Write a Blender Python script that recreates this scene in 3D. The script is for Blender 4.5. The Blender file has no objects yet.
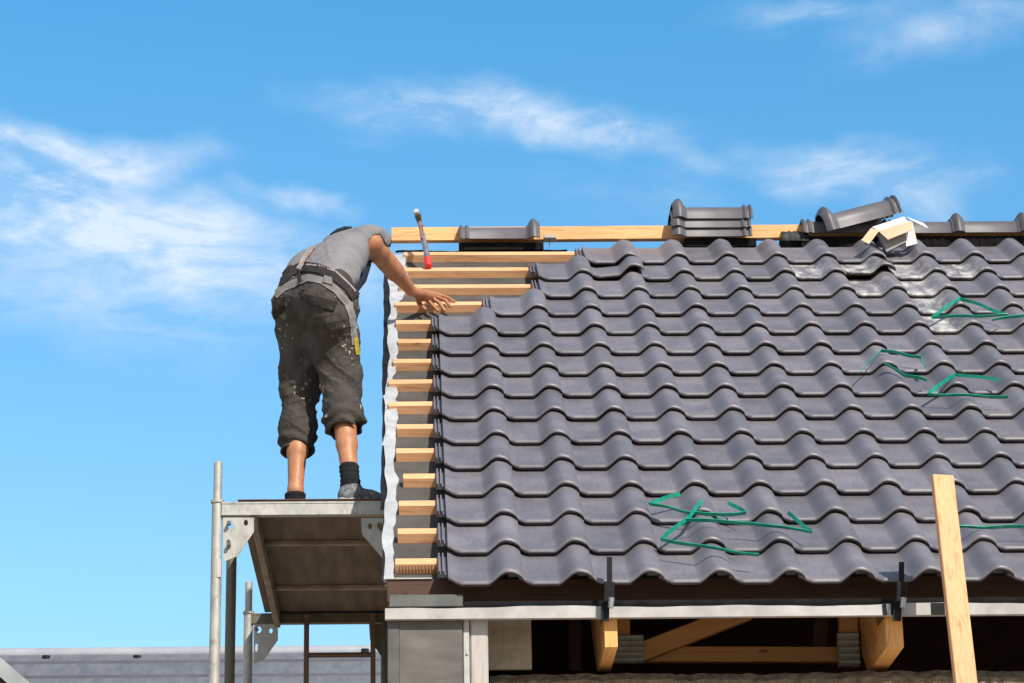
import bpy, bmesh, math, random
import numpy as np
from mathutils import Vector, Matrix, Euler
random.seed(7); rng = np.random.default_rng(7)
PI = math.pi; R = math.radians
sc = bpy.context.scene; COL = sc.collection

# ---------------------------------------------------------------- frame of reference
H = 3.92                                   # eave height above the ground
TH = 0.6223775; CT, ST = math.cos(TH), math.sin(TH)
TW, TE = 0.265, 0.31493                    # tile cover width and gauge
CAM = Vector((-0.36297, -9.88405, -2.32061 + H))
cp, cy, cr = 0.31634975, 0.03967024, -0.01670406
Fw = Vector((math.sin(cy)*math.cos(cp), math.cos(cy)*math.cos(cp), math.sin(cp)))
Rt = Fw.cross(Vector((0, 0, 1))).normalized(); Up = Rt.cross(Fw)
Rt, Up = Rt*math.cos(cr)+Up*math.sin(cr), -Rt*math.sin(cr)+Up*math.cos(cr)
FPX = 2700.0
def ray(x, y): return Fw + Rt*((x-512)/FPX) - Up*((y-341.5)/FPX)
def at(x, y, Y):
    d = ray(x, y); return CAM + d*((Y-CAM.y)/d.y)
def RW(x, s, n=0): return Vector((x, s*CT-n*ST, s*ST+n*CT+H))        # roof coordinates -> world
def roof_at(x, y, n=0):                                              # point of the roof plane -> (x, s, n)
    d = ray(x, y); N = Vector((0, -ST, CT)); O = Vector((0, 0, H)) + N*n
    p = CAM + d*((O-CAM).dot(N)/d.dot(N)); q = p-Vector((0, 0, H))
    return p.x, q.y*CT+q.z*ST, n
def RA(x, y, n=0): return RW(*roof_at(x, y, n))
ROOFM = Matrix.Translation((0, 0, H)) @ Matrix.Rotation(TH, 4, 'X')

cam = bpy.data.cameras.new('camera'); co = bpy.data.objects.new('camera', cam); COL.objects.link(co)
cam.lens = FPX/1024*36; cam.sensor_width = 36; cam.clip_end = 2000; cam.clip_start = .1
co.matrix_world = Matrix(((Rt.x, Up.x, -Fw.x, CAM.x), (Rt.y, Up.y, -Fw.y, CAM.y), (Rt.z, Up.z, -Fw.z, CAM.z), (0, 0, 0, 1)))
sc.camera = co

# ---------------------------------------------------------------- materials
def newmat(name):
    m = bpy.data.materials.new(name); m.use_nodes = True
    return m, m.node_tree, m.node_tree.nodes['Principled BSDF']
def noise(nt, scale, detail=4, vec=None, stretch=None, rough=.55, dist=0):
    n = nt.nodes.new('ShaderNodeTexNoise'); n.inputs['Scale'].default_value = scale; n.inputs['Detail'].default_value = detail
    n.inputs['Roughness'].default_value = rough; n.inputs['Distortion'].default_value = dist
    if vec is None:
        vec = nt.nodes.new('ShaderNodeTexCoord').outputs['Object']
    if stretch:
        mp = nt.nodes.new('ShaderNodeMapping'); mp.inputs['Scale'].default_value = stretch
        nt.links.new(vec, mp.inputs['Vector']); vec = mp.outputs['Vector']
    nt.links.new(vec, n.inputs['Vector']); return n.outputs['Fac']
def ramp(nt, fac, stops):
    r = nt.nodes.new('ShaderNodeValToRGB'); e = r.color_ramp.elements
    while len(e) < len(stops): e.new(.5)
    for i, (p, c) in enumerate(stops):
        e[i].position = p; e[i].color = (*c, 1) if len(c) == 3 else c
    nt.links.new(fac, r.inputs['Fac']); return r.outputs['Color']
def mix(nt, fac, a, b, mode='MIX'):
    m = nt.nodes.new('ShaderNodeMix'); m.data_type = 'RGBA'; m.blend_type = mode
    for s, v in ((m.inputs['Factor'], fac), (m.inputs['A'], a), (m.inputs['B'], b)):
        if hasattr(v, 'is_output') or isinstance(v, bpy.types.NodeSocket): nt.links.new(v, s)
        elif isinstance(v, (int, float)): s.default_value = v
        else: s.default_value = (*v, 1)
    return m.outputs['Result']
def bump(nt, bs, h, strength=.3, dist=.01):
    b = nt.nodes.new('ShaderNodeBump'); b.inputs['Strength'].default_value = strength; b.inputs['Distance'].default_value = dist
    nt.links.new(h, b.inputs['Height']); nt.links.new(b.outputs['Normal'], bs.inputs['Normal'])
def simple(name, c1, c2, scale=20, rough=.6, metal=0, bmp=.2, stretch=None, lo=.35, hi=.65, bd=.003, rnd=0, spec=.5):
    m, nt, bs = newmat(name)
    f = noise(nt, scale, 5, stretch=stretch)
    c = ramp(nt, f, [(lo, c1), (hi, c2)])
    if rnd:
        oi = nt.nodes.new('ShaderNodeObjectInfo')
        r = ramp(nt, oi.outputs['Random'], [(0, (1-rnd,)*3), (1, (1+rnd,)*3)])
        c = mix(nt, 1.0, c, r, 'MULTIPLY')
    nt.links.new(c, bs.inputs['Base Color'])
    bs.inputs['Roughness'].default_value = rough; bs.inputs['Metallic'].default_value = metal
    bs.inputs['Specular IOR Level'].default_value = spec
    if bmp: bump(nt, bs, f, bmp, bd)
    return m

def tile_mat(name, dusty=False):
    m, nt, bs = newmat(name)
    tc = nt.nodes.new('ShaderNodeTexCoord'); oi = nt.nodes.new('ShaderNodeObjectInfo')
    geo = nt.nodes.new('ShaderNodeNewGeometry')
    f = noise(nt, 6, 6, geo.outputs['Position'])
    c = ramp(nt, f, [(.3, (.122, .114, .130)), (.7, (.180, .168, .188))])
    r = ramp(nt, oi.outputs['Random'], [(0, (.84, .84, .85)), (1, (1.14, 1.12, 1.13))])
    c = mix(nt, 1.0, c, r, 'MULTIPLY')
    fine = noise(nt, 260, 3, geo.outputs['Position'])
    sp = ramp(nt, noise(nt, 90, 4, geo.outputs['Position'], rough=.7), [(.66, (0, 0, 0)), (.74, (.5, .5, .5))])
    c = mix(nt, sp, c, (.26, .25, .25))
    # grime streaks running down the tile
    st = noise(nt, 14, 4, tc.outputs['Object'], (5, .8, 1))
    c = mix(nt, ramp(nt, st, [(.55, (0, 0, 0)), (.8, (.45, .45, .45))]), c, (.075, .07, .072))
    if dusty:
        d1 = noise(nt, 9, 6, geo.outputs['Position'], (1.6, .7, .7), .7)
        d2 = noise(nt, 80, 5, geo.outputs['Position'], (.25, 1, 1), .7)
        msk = nt.nodes.new('ShaderNodeMath'); msk.operation = 'MULTIPLY_ADD'
        nt.links.new(d2, msk.inputs[0]); msk.inputs[1].default_value = .5; nt.links.new(d1, msk.inputs[2])
        sx = nt.nodes.new('ShaderNodeSeparateXYZ'); nt.links.new(tc.outputs['Object'], sx.inputs[0])
        pan = ramp(nt, sx.outputs['X'], [(0, (0, 0, 0)), (1, (0, 0, 0))])
        mr = nt.nodes.new('ShaderNodeMapRange'); nt.links.new(sx.outputs['X'], mr.inputs[0])
        mr.inputs[1].default_value = .02; mr.inputs[2].default_value = -.09; mr.inputs[3].default_value = 0; mr.inputs[4].default_value = 1
        ml = nt.nodes.new('ShaderNodeMath'); ml.operation = 'MULTIPLY'; mr2 = nt.nodes.new('ShaderNodeMapRange')
        nt.links.new(msk.outputs[0], mr2.inputs[0]); mr2.inputs[1].default_value = .68; mr2.inputs[2].default_value = .98
        nt.links.new(mr2.outputs[0], ml.inputs[0]); nt.links.new(mr.outputs[0], ml.inputs[1])
        c = mix(nt, ml.outputs[0], c, (.66, .64, .60))
    nt.links.new(c, bs.inputs['Base Color'])
    rr = ramp(nt, f, [(.3, (.37,)*3), (.7, (.52,)*3)]); nt.links.new(rr, bs.inputs['Roughness'])
    bump(nt, bs, fine, .12, .002)
    return m
M = {}
M['tile'] = tile_mat('tile_engobe'); M['tile_dusty'] = tile_mat('tile_engobe_dusty', True)
M['ridge'] = simple('ridge_tile_engobe', (.075, .07, .082), (.115, .105, .116), 9, .47, rnd=.12, bmp=.08)
def wood(name, a, b, dark, axis=(1.2, 22, 22), rough=.7):
    m, nt, bs = newmat(name)
    tc = nt.nodes.new('ShaderNodeTexCoord'); oi = nt.nodes.new('ShaderNodeObjectInfo')
    add = nt.nodes.new('ShaderNodeVectorMath'); add.operation = 'ADD'
    sc_ = nt.nodes.new('ShaderNodeVectorMath'); sc_.operation = 'SCALE'
    cmb = nt.nodes.new('ShaderNodeCombineXYZ')
    for i in range(3): nt.links.new(oi.outputs['Random'], cmb.inputs[i])
    nt.links.new(cmb.outputs[0], sc_.inputs[0]); sc_.inputs['Scale'].default_value = 37
    nt.links.new(tc.outputs['Object'], add.inputs[0]); nt.links.new(sc_.outputs[0], add.inputs[1])
    g = noise(nt, 3.2, 6, add.outputs[0], axis, .65, .6)
    c = ramp(nt, g, [(.25, a), (.5, b), (.6, a), (.78, dark)])
    k = noise(nt, 9, 3, add.outputs[0], tuple(1 if q_ < 5 else 1.6 for q_ in axis))
    c = mix(nt, ramp(nt, k, [(.66, (0, 0, 0)), (.72, (.9,)*3)]), c, dark)
    big = noise(nt, 1.4, 3, add.outputs[0])
    c = mix(nt, 1.0, c, ramp(nt, big, [(.3, (.88, .84, .78)), (.7, (1.1, 1.08, 1.04))]), 'MULTIPLY')
    nt.links.new(c, bs.inputs['Base Color']); bs.inputs['Roughness'].default_value = rough
    bump(nt, bs, g, .25, .002)
    return m
M['batten'] = wood('batten_wood', (.66, .31, .145), (.80, .45, .25), (.36, .13, .05))
M['beam'] = wood('ridge_beam_wood', (.60, .30, .12), (.76, .43, .20), (.32, .12, .04))
M['post'] = wood('post_wood', (.56, .29, .14), (.70, .40, .21), (.34, .14, .06), (22, 22, 1.2))
M['rafter'] = wood('rafter_wood', (.64, .30, .09), (.76, .40, .14), (.30, .11, .03), (22, 1.5, 3))
M['truss'] = wood('truss_wood', (.50, .24, .08), (.58, .30, .11), (.26, .10, .04))
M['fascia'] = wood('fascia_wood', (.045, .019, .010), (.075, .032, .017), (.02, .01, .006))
M['membrane'] = simple('grey_membrane', (.13, .12, .11), (.19, .175, .16), 5, .75, bmp=.5, bd=.01)
M['white_foil'] = simple('white_foil', (.64, .65, .68), (.80, .81, .84), 14, .5, bmp=.5, bd=.01)
M['black_foil'] = simple('black_foil', (.008, .009, .012), (.03, .032, .04), 14, .5, bmp=.4, bd=.01)
M['roll'] = simple('ridge_roll_felt', (.006, .006, .006), (.014, .013, .013), 20, .95, bmp=0, spec=.1)
M['black'] = simple('black_metal', (.006, .006, .007), (.014, .014, .015), 20, .7, bmp=0, spec=.2)
M['comb'] = simple('comb_plastic', (.10, .05, .02), (.14, .08, .04), 20, .6, bmp=0)
M['white'] = simple('white_metal', (.34, .325, .315), (.46, .44, .425), 12, .4, bmp=.1)
M['pipe'] = simple('white_downpipe', (.36, .325, .30), (.54, .50, .47), 8, .5, bmp=.05, stretch=(3, 3, .3))
M['grey_panel'] = simple('grey_panel', (.085, .077, .072), (.15, .138, .13), 4, .8, bmp=.5, stretch=(1, 1, 3))
M['flash'] = simple('lead_flashing', (.07, .07, .065), (.12, .12, .112), 10, .5, metal=.3, bmp=.2)
M['beige'] = simple('beige_board', (.33, .27, .20), (.42, .35, .27), 30, .9, bmp=.2)
M['mortar'] = simple('rough_masonry', (.13, .095, .06), (.27, .21, .15), 30, .95, bmp=1, bd=.02)
M['render'] = simple('plaster_wall', (.44, .41, .36), (.52, .49, .44), 30, .95, bmp=.3)
M['corr'] = simple('corrugated_sheet', (.30, .30, .27), (.40, .40, .36), 20, .6, bmp=.1)
M['green'] = simple('green_strap', (.0, .20, .135), (.005, .30, .20), 30, .3, bmp=0)
M['card_out'] = simple('shaded_cardboard', (.20, .19, .19), (.27, .26, .26), 16, .7, bmp=.1)  # dark grey carries the shade of the box front in its colour
M['card_in'] = simple('brown_cardboard', (.58, .38, .24), (.66, .45, .30), 10, .85, bmp=.1)
M['card_w'] = simple('white_cardboard', (.66, .64, .60), (.78, .76, .73), 25, .8, bmp=.1)
def galv(name, a, b, rust=None):
    m, nt, bs = newmat(name)
    f = noise(nt, 26, 6, rough=.7, stretch=(1, 1, .5)); c = ramp(nt, f, [(.3, a), (.7, b)])
    if rust:
        g = noise(nt, 9, 6, rough=.75)
        c = mix(nt, ramp(nt, g, [(.56, (0, 0, 0)), (.68, (.8,)*3)]), c, rust)
    nt.links.new(c, bs.inputs['Base Color']); bs.inputs['Metallic'].default_value = .35
    nt.links.new(ramp(nt, f, [(.3, (.45,)*3), (.7, (.7,)*3)]), bs.inputs['Roughness'])
    bump(nt, bs, f, .15, .002); return m
M['galv'] = galv('galvanised_steel', (.30, .29, .27), (.50, .49, .46), (.22, .17, .12))
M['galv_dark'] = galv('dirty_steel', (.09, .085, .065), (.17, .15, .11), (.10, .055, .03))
M['rust'] = galv('rusty_ladder_steel', (.12, .075, .05), (.2, .13, .09), (.15, .06, .03))
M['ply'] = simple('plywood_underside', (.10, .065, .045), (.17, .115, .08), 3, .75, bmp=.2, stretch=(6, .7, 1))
M['deck_rim'] = simple('deck_rim_wood', (.22, .16, .12), (.36, .28, .22), 8, .8, bmp=.3)
M['steel'] = simple('hammer_steel', (.28, .28, .29), (.45, .45, .46), 30, .35, metal=.8, bmp=.1)
M['red'] = simple('red_grip', (.62, .02, .02), (.74, .04, .03), 20, .45, bmp=0)
M['rust_wood'] = simple('hammer_wear', (.20, .07, .04), (.3, .12, .08), 30, .5, bmp=.1)
# person
def skin():
    m, nt, bs = newmat('skin')
    f = noise(nt, 18, 5); c = ramp(nt, f, [(.3, (.38, .155, .068)), (.7, (.52, .235, .118))])
    c = mix(nt, ramp(nt, noise(nt, 60, 4), [(.5, (0, 0, 0)), (.75, (.55,)*3)]), c, (.27, .09, .045))
    c = mix(nt, ramp(nt, noise(nt, 7, 4), [(.45, (0, 0, 0)), (.75, (.5,)*3)]), c, (.30, .13, .07))
    nt.links.new(c, bs.inputs['Base Color']); bs.inputs['Roughness'].default_value = .5
    bs.inputs['Subsurface Weight'].default_value = .06; bs.inputs['Subsurface Radius'].default_value = (.01, .004, .002)
    bump(nt, bs, noise(nt, 120, 3), .1, .002); return m
M['skin'] = skin()
def cloth(name, a, b, folds=.6, spots=None, scale=7):
    m, nt, bs = newmat(name)
    geo = nt.nodes.new('ShaderNodeNewGeometry').outputs['Position']
    f = noise(nt, scale, 5, geo, dist=1.0); c = ramp(nt, f, [(.3, a), (.7, b)])
    if spots:
        s1 = noise(nt, 46, 3, geo, rough=.6); s2 = noise(nt, 5.5, 2, geo)
        mu = nt.nodes.new('ShaderNodeMath'); mu.operation = 'MULTIPLY_ADD'
        nt.links.new(s2, mu.inputs[0]); mu.inputs[1].default_value = .55; nt.links.new(s1, mu.inputs[2])
        c = mix(nt, ramp(nt, mu.outputs[0], [(.972, (0, 0, 0)), (1.0, (.75,)*3)]), c, spots)
        dirt = noise(nt, 4, 5, geo)
        c = mix(nt, ramp(nt, dirt, [(.5, (0, 0, 0)), (.75, (.5,)*3)]), c, (.12, .108, .095))
    nt.links.new(c, bs.inputs['Base Color']); bs.inputs['Roughness'].default_value = .9
    bs.inputs['Specular IOR Level'].default_value = .2
    w = noise(nt, 16, 4, geo, dist=1.5)
    bump(nt, bs, w, folds, .012); return m
M['shirt'] = cloth('grey_shirt', (.175, .168, .178), (.225, .215, .225), .7)
M['trousers'] = cloth('work_trousers', (.038, .032, .029), (.072, .061, .055), 1.0, (.50, .46, .38))
M['trim'] = cloth('light_trim', (.30, .28, .27), (.40, .37, .36), .3)
M['strap_pink'] = cloth('pale_braces', (.50, .42, .40), (.60, .52, .50), .2)
M['belt'] = cloth('dark_belt', (.05, .043, .042), (.08, .07, .068), .3)
M['pocket'] = cloth('pocket_cloth', (.045, .038, .030), (.075, .065, .06), .5)
M['sock'] = cloth('black_sock', (.008, .009, .011), (.018, .019, .022), .5)
M['hair'] = cloth('dark_hair', (.012, .010, .009), (.03, .024, .02), 1, scale=60)
M['navy'] = cloth('navy_cloth_and_shade', (.01, .014, .025), (.02, .026, .04), .5)
M['shoe'] = simple('grey_shoe', (.05, .055, .065), (.22, .23, .25), 55, .7, bmp=.3)
M['sole'] = simple('pale_sole', (.32, .32, .32), (.46, .46, .45), 30, .7, bmp=.2)
M['yellow'] = simple('yellow_tape', (.55, .42, .03), (.6, .48, .05), 20, .5, bmp=0)

# ---------------------------------------------------------------- object helpers
def link_mesh(name, bm, mat, parent=None, smooth=False, mats=None):
    me = bpy.data.meshes.new(name)
    bmesh.ops.recalc_face_normals(bm, faces=bm.faces[:]); bm.to_mesh(me); bm.free()
    for mm in (mats or [mat]): me.materials.append(mm)
    o = bpy.data.objects.new(name, me); COL.objects.link(o)
    if smooth:
        for p in me.polygons: p.use_smooth = True
        if smooth != 'all': me.set_sharp_from_angle(angle=R(smooth if smooth is not True else 40))
    if parent: o.parent = parent
    return o
def tag(o, label, cat, group=None):
    o['label'] = label; o['category'] = cat; o['kind'] = 'thing'
    if group: o['group'] = group
    return o
def empty(name, loc=(0, 0, 0), label=None, cat=None, group=None):
    o = bpy.data.objects.new(name, None); COL.objects.link(o); o.location = loc; o.empty_display_size = .1
    if label: tag(o, label, cat, group)
    return o
def part(name, bm, mat, parent, smooth=False, mats=None):        # mesh given in world space, stored relative to its parent's location chain
    off = Vector((0, 0, 0)); p = parent
    while p is not None: off += p.location; p = p.parent
    bmesh.ops.translate(bm, verts=bm.verts[:], vec=-off)
    return link_mesh(name, bm, mat, parent, smooth, mats)
def top(name, bm, mat, loc, smooth=False, mats=None):            # top-level one-mesh thing with its origin at loc
    bmesh.ops.translate(bm, verts=bm.verts[:], vec=-Vector(loc))
    o = link_mesh(name, bm, mat, None, smooth, mats); o.location = loc; return o
def box(bm, x0, x1, y0, y1, z0, z1, T=None, bev=0, mi=0):
    r = bmesh.ops.create_cube(bm, size=1); vs = r['verts']
    for v in vs: v.co = Vector((x0+(v.co.x+.5)*(x1-x0), y0+(v.co.y+.5)*(y1-y0), z0+(v.co.z+.5)*(z1-z0)))
    if bev:
        es = list({e for v in vs for e in v.link_edges}); b = bmesh.ops.bevel(bm, geom=es, offset=bev, segments=1, affect='EDGES')
        vs = list({v for v in b['verts']} | {v for v in vs if v.is_valid})
    if T is not None:
        for v in vs: v.co = T @ v.co
    if mi:
        for f in {f for v in vs for f in v.link_faces}: f.material_index = mi
    return vs
def bar(bm, a, b, w, t, up=Vector((0, 0, 1)), bev=0):             # box beam a->b; t is measured along 'up', w across it
    a, b = Vector(a), Vector(b); z = (b-a).normalized(); x = up.cross(z).normalized(); y = z.cross(x)
    T = Matrix(((x.x, y.x, z.x, a.x), (x.y, y.y, z.y, a.y), (x.z, y.z, z.z, a.z), (0, 0, 0, 1)))
    return box(bm, -w/2, w/2, -t/2, t/2, 0, (b-a).length, T, bev)
def tube(bm, pts, rad, seg=12, cap=True):
    pts = [Vector(p) for p in pts]; rs = rad if isinstance(rad, (list, tuple)) else [rad]*len(pts)
    rings = []; x = None
    for i, p in enumerate(pts):
        d = (pts[min(i+1, len(pts)-1)]-pts[max(i-1, 0)]).normalized()
        if x is None: x = d.orthogonal().normalized()
        x = (x-d*x.dot(d)).normalized(); y = d.cross(x)
        rings.append([bm.verts.new(p+(x*math.cos(2*PI*k/seg)+y*math.sin(2*PI*k/seg))*rs[i]) for k in range(seg)])
    for a, b in zip(rings, rings[1:]):
        for k in range(seg): bm.faces.new((a[k], a[(k+1) % seg], b[(k+1) % seg], b[k]))
    if cap: bm.faces.new(rings[0]); bm.faces.new(rings[-1])
def prism(bm, poly, d):                                           # closed outline extruded along d
    d = Vector(d); a = [bm.verts.new(Vector(p)) for p in poly]; b = [bm.verts.new(Vector(p)+d) for p in poly]
    bm.faces.new(a); bm.faces.new(b[::-1])
    for i in range(len(a)): bm.faces.new((a[i], a[(i+1) % len(a)], b[(i+1) % len(b)], b[i]))
def NB(): return bmesh.new()
ORD = ['zeroth', 'first', 'second', 'third', 'fourth', 'fifth', 'sixth', 'seventh', 'eighth', 'ninth', 'tenth', 'eleventh', 'twelfth', 'thirteenth', 'fourteenth', 'fifteenth', 'sixteenth']

# ---------------------------------------------------------------- roof tile
THK, RH, STEP, TL = .018, .049, .0270, .371
def g(u):
    if u < -.182: return .20*(.5+.5*math.cos(PI*min(1, max(0, (u+.222)/.040))))
    if u < -.074: return 0
    if u < 0:
        t = (u+.074)/.074; return (.5-.5*math.cos(PI*t))**.78
    return math.sqrt(max(0, 1-(u/.0650)**2))
def tile_bm():
    us = [(-.2605, -.016), (-.2580, -.016), (-.2570, -.002), (-.2510, -.002), (-.2500, -.016), (-.2430, -.016), (-.2420, -.002), (-.2360, -.002), (-.2350, -.016), (-.2230, -.016), (-.2220, None)]
    n = 44
    for i in range(1, n+1): us.append((-.2220+(.060+.2220)*i/n, None))
    vs = [(.010, -.0172), (.004, -.0145), (.0008, -.0120), (.0, -.0085), (.0016, -.0050), (.0050, -.0020), (.009, .0006), (.013, .0020), (.019, .0016), (.028, 0), (.1, 0), (.2, 0), (.28, 0), (TL, 0)]
    bm = NB(); rows_t = []; rows_b = []
    for v, dz in vs:
        rt, rb = [], []
        for u, low in us:
            tilt = -STEP/TE*v
            base = -RH*(1-g(u)) + 0
            zt = THK+base+dz if low is None else THK-RH+.004+low
            zb = base if low is None else THK-RH+.004-.021-.008
            vv = v
            if low is not None: vv = max(v, .105+.3*v)
            elif u < -.174: vv = v+(.034*(1-(u+.222)/.048))*max(0, 1-v/.14)
            rt.append(bm.verts.new((u, vv, zt+tilt))); rb.append(bm.verts.new((u, vv, min(zb+(.001 if v < .004 else 0), zt-.002)+tilt)))
        rows_t.append(rt); rows_b.append(rb)
    for a, b in zip(rows_t, rows_t[1:]):
        for i in range(len(us)-1): bm.faces.new((a[i], a[i+1], b[i+1], b[i]))
    for a, b in zip(rows_b, rows_b[1:]):
        for i in range(len(us)-1): bm.faces.new((a[i+1], a[i], b[i], b[i+1]))
    for i in range(len(us)-1):
        bm.faces.new((rows_b[0][i], rows_b[0][i+1], rows_t[0][i+1], rows_t[0][i]))
        bm.faces.new((rows_b[-1][i+1], rows_b[-1][i], rows_t[-1][i], rows_t[-1][i+1]))
    for j in range(len(vs)-1):
        bm.faces.new((rows_b[j][0], rows_t[j][0], rows_t[j+1][0], rows_b[j+1][0]))
        bm.faces.new((rows_t[j][-1], rows_b[j][-1], rows_b[j+1][-1], rows_t[j+1][-1]))
    bmesh.ops.remove_doubles(bm, verts=bm.verts[:], dist=1e-6)
    return bm
tile0 = link_mesh('roof_tile', tile_bm(), M['tile'], None, 35)
first = True
START = {10: 0, 11: 1, 12: 2, 13: 2, 14: 3}
DUST = {(13, 7), (13, 8), (12, 8), (12, 9), (11, 9), (13, 9), (10, 9), (13, 10)}
for r in range(15):
    k0 = START.get(r, 0)
    for k in range(k0, 12):
        x = k*TW
        # skip tiles wholly outside the frame
        pr = RW(x-.21, r*TE+.1, 0)-CAM
        if 512+FPX*pr.dot(Rt)/pr.dot(Fw) > 1024: continue
        o = tile0 if first else tile0.copy()
        if not first: COL.objects.link(o)
        first = False
        j = lambda s: random.uniform(-s, s)
        dz = 0; dv = 0; rot = Euler((j(.0035), j(.005), j(.004)))
        name = 'grey roof tile'; lab = None
        if (r, k) == (13, 8): rot = Euler((-.085, .02, .03)); dz = .024; dv = .016; lab = 'loose roof tile lifted at its lower edge, in dusty patch under the cardboard box'
        if (r, k) == (13, 3): rot = Euler((-.06, -.10, -.03)); dz = .02; dv = .03; lab = 'dislodged roof tile with raised corner, second from left in the second course from top'
        o.matrix_world = ROOFM @ Matrix.Translation((x+j(.0015), r*TE+dv+j(.0025), dz+.0005*j(1))) @ rot.to_matrix().to_4x4()
        if (r, k) in DUST:
            o.material_slots[0].link = 'OBJECT'; o.material_slots[0].material = M['tile_dusty']; name = 'dust-whitened roof tile'
        elif not first:
            o.material_slots[0].link = 'OBJECT'; o.material_slots[0].material = M['tile']
        pos = ORD[k-k0+1]+' from left'
        if k == k0: name = 'left-edge roof tile'; pos = 'with bare interlocking ribs'
        tag(o, lab or '%s, %s, in the %s course above the gutter' % (name, pos, ORD[r+1]), 'roof tile', 'interlocking grey roof tiles')

# ---------------------------------------------------------------- battens
BL = [395, 397.5, 398.6, 403, 396, 396.6, 388.4, 388.4, 393, 397.7, 395.6, 394.6, 399, 404, 404, 405]   # left ends in the photograph, from the eave up
BN = -.075
for r in range(15):
    s1 = r*TE+.350+random.uniform(-.004, .004); s0 = s1-.056
    ypx = [562, 534, 507, 478, 454, 429, 407, 386, 366, 345, 325, 305, 289, 272, 255][r]
    x0 = roof_at(BL[r], ypx, BN)[0]
    x1 = 3.1
    bm = NB(); c = ROOFM @ Vector((x0, s0, BN-.04))
    box(bm, 0, x1-x0, 0, s1-s0, -.004, .04, None, .002)
    o = link_mesh('roof_batten', bm, M['batten'])
    o.matrix_world = Matrix.Translation(c) @ Matrix.Rotation(TH, 4, 'X') @ Matrix.Rotation(random.uniform(-.0012, .0012), 4, 'Z')
    if r == 14: lab = 'topmost pine roof batten, just below the ridge beam'
    elif r == 0: lab = 'lowest pine roof batten, right above the eave with comb strip on it'
    elif r == 11: lab = 'pine roof batten the worker holds with his right hand'
    else: lab = 'pine roof batten, %s one up from the eave' % ORD[r+1]
    tag(o, lab, 'batten', 'roof battens')
# eave comb on the lowest batten
xl = roof_at(397, 566, BN)[0]; s0 = .350-.056
cm = empty('eave_comb', RW(xl, s0, BN-.04), 'brown comb strip with upright teeth under the lowest batten end', 'comb strip')
bm = NB(); box(bm, xl, xl+3.2, s0-.012, s0-.004, BN-.052, BN-.043, ROOFM); part('base_strip', bm, M['comb'], cm)
bm = NB()
for i in range(120): box(bm, xl+.006+i*.0125, xl+.0095+i*.0125, s0-.010, s0-.0045, BN-.043, BN-.006, ROOFM)
part('teeth', bm, M['comb'], cm)

# ---------------------------------------------------------------- membranes
def sheet(name, X0, X1, S0, S1, N, nx, ns, amp, mat, left=None, edge=0, thick=.0015):
    bm = NB(); V = []
    for j in range(ns+1):
        s = S0+(S1-S0)*j/ns; row = []
        xl_ = left(s) if left else X0
        xr_ = X1+(.055*min(1, max(0, (s-3.75)*2.2)) if name == 'w' else 0)+edge*(math.sin(s*6+1)+.8*math.sin(s*11+2*math.sin(s*5))+.3*math.sin(s*39+2))*(.4+.6*abs(math.sin(s*1.7)))
        for i in range(nx+1):
            x = xl_+(xr_-xl_)*i/nx
            n = N+amp*(math.sin(s*20+x*13)+.6*math.sin(s*47+x*31+1)+.5*math.sin(x*60+s*9))
            row.append(bm.verts.new(ROOFM @ Vector((x, s, n))))
        V.append(row)
    for j in range(ns):
        for i in range(nx): bm.faces.new((V[j][i], V[j][i+1], V[j+1][i+1], V[j+1][i]))
    bmesh.ops.solidify(bm, geom=bm.faces[:], thickness=thick)
    return bm
STOP = 14*TE+.40
o = top('roof_underlay', sheet('u', -.475, 3.1, .20, STOP, BN-.043, 60, 160, .0009, None), M['membrane'], RW(0, 2, -.12), 'all')
tag(o, 'dull grey roofing membrane stretched beneath the battens', 'membrane')
def wl(s): return -.470+.006*math.sin(s*7)+.004*math.sin(s*17+1)-(.012 if 1.7 < s < 2.4 else 0)
o = top('verge_foil', sheet('w', 0, -.428, .16, STOP-.03, BN-.019, 10, 260, .0050, None, wl, .010), M['white_foil'], RW(-.45, 2, -.1), 'all')
tag(o, 'crumpled white foil strip along the left roof edge', 'foil')
def bl(s): return -.482-.018*min(1, s/4.2)+.002*math.sin(s*4)+.0012*math.sin(s*19)
o = top('verge_black_strip', sheet('b', 0, -.462, .95, STOP, BN-.030, 6, 200, .002, None, bl, .004), M['black_foil'], RW(-.49, 2, -.1), 'all')
tag(o, 'black membrane strip hanging out at the left roof edge', 'membrane')
# membrane fold at the very top, just under the beam
bm = NB(); pts = []
for i in range(41):
    x = -.44+i*.018*1.3; pts.append((x, STOP-.035+.003*math.sin(i*.45), -.072+.003*math.sin(i*.37)+.0015*math.sin(i*1.3)))
prev = None
for p in pts:
    a = bm.verts.new(ROOFM @ Vector(p)); b = bm.verts.new(ROOFM @ Vector((p[0], p[1]+.06, p[2]-.03)))
    if prev: bm.faces.new((prev[0], a, b, prev[1]))
    prev = (a, b)
bmesh.ops.solidify(bm, geom=bm.faces[:], thickness=.002)
tag(top('ridge_membrane', bm, M['black_foil'], RW(0, STOP, -.07), 'all'), 'black membrane edge behind the topmost batten', 'membrane')

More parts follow.
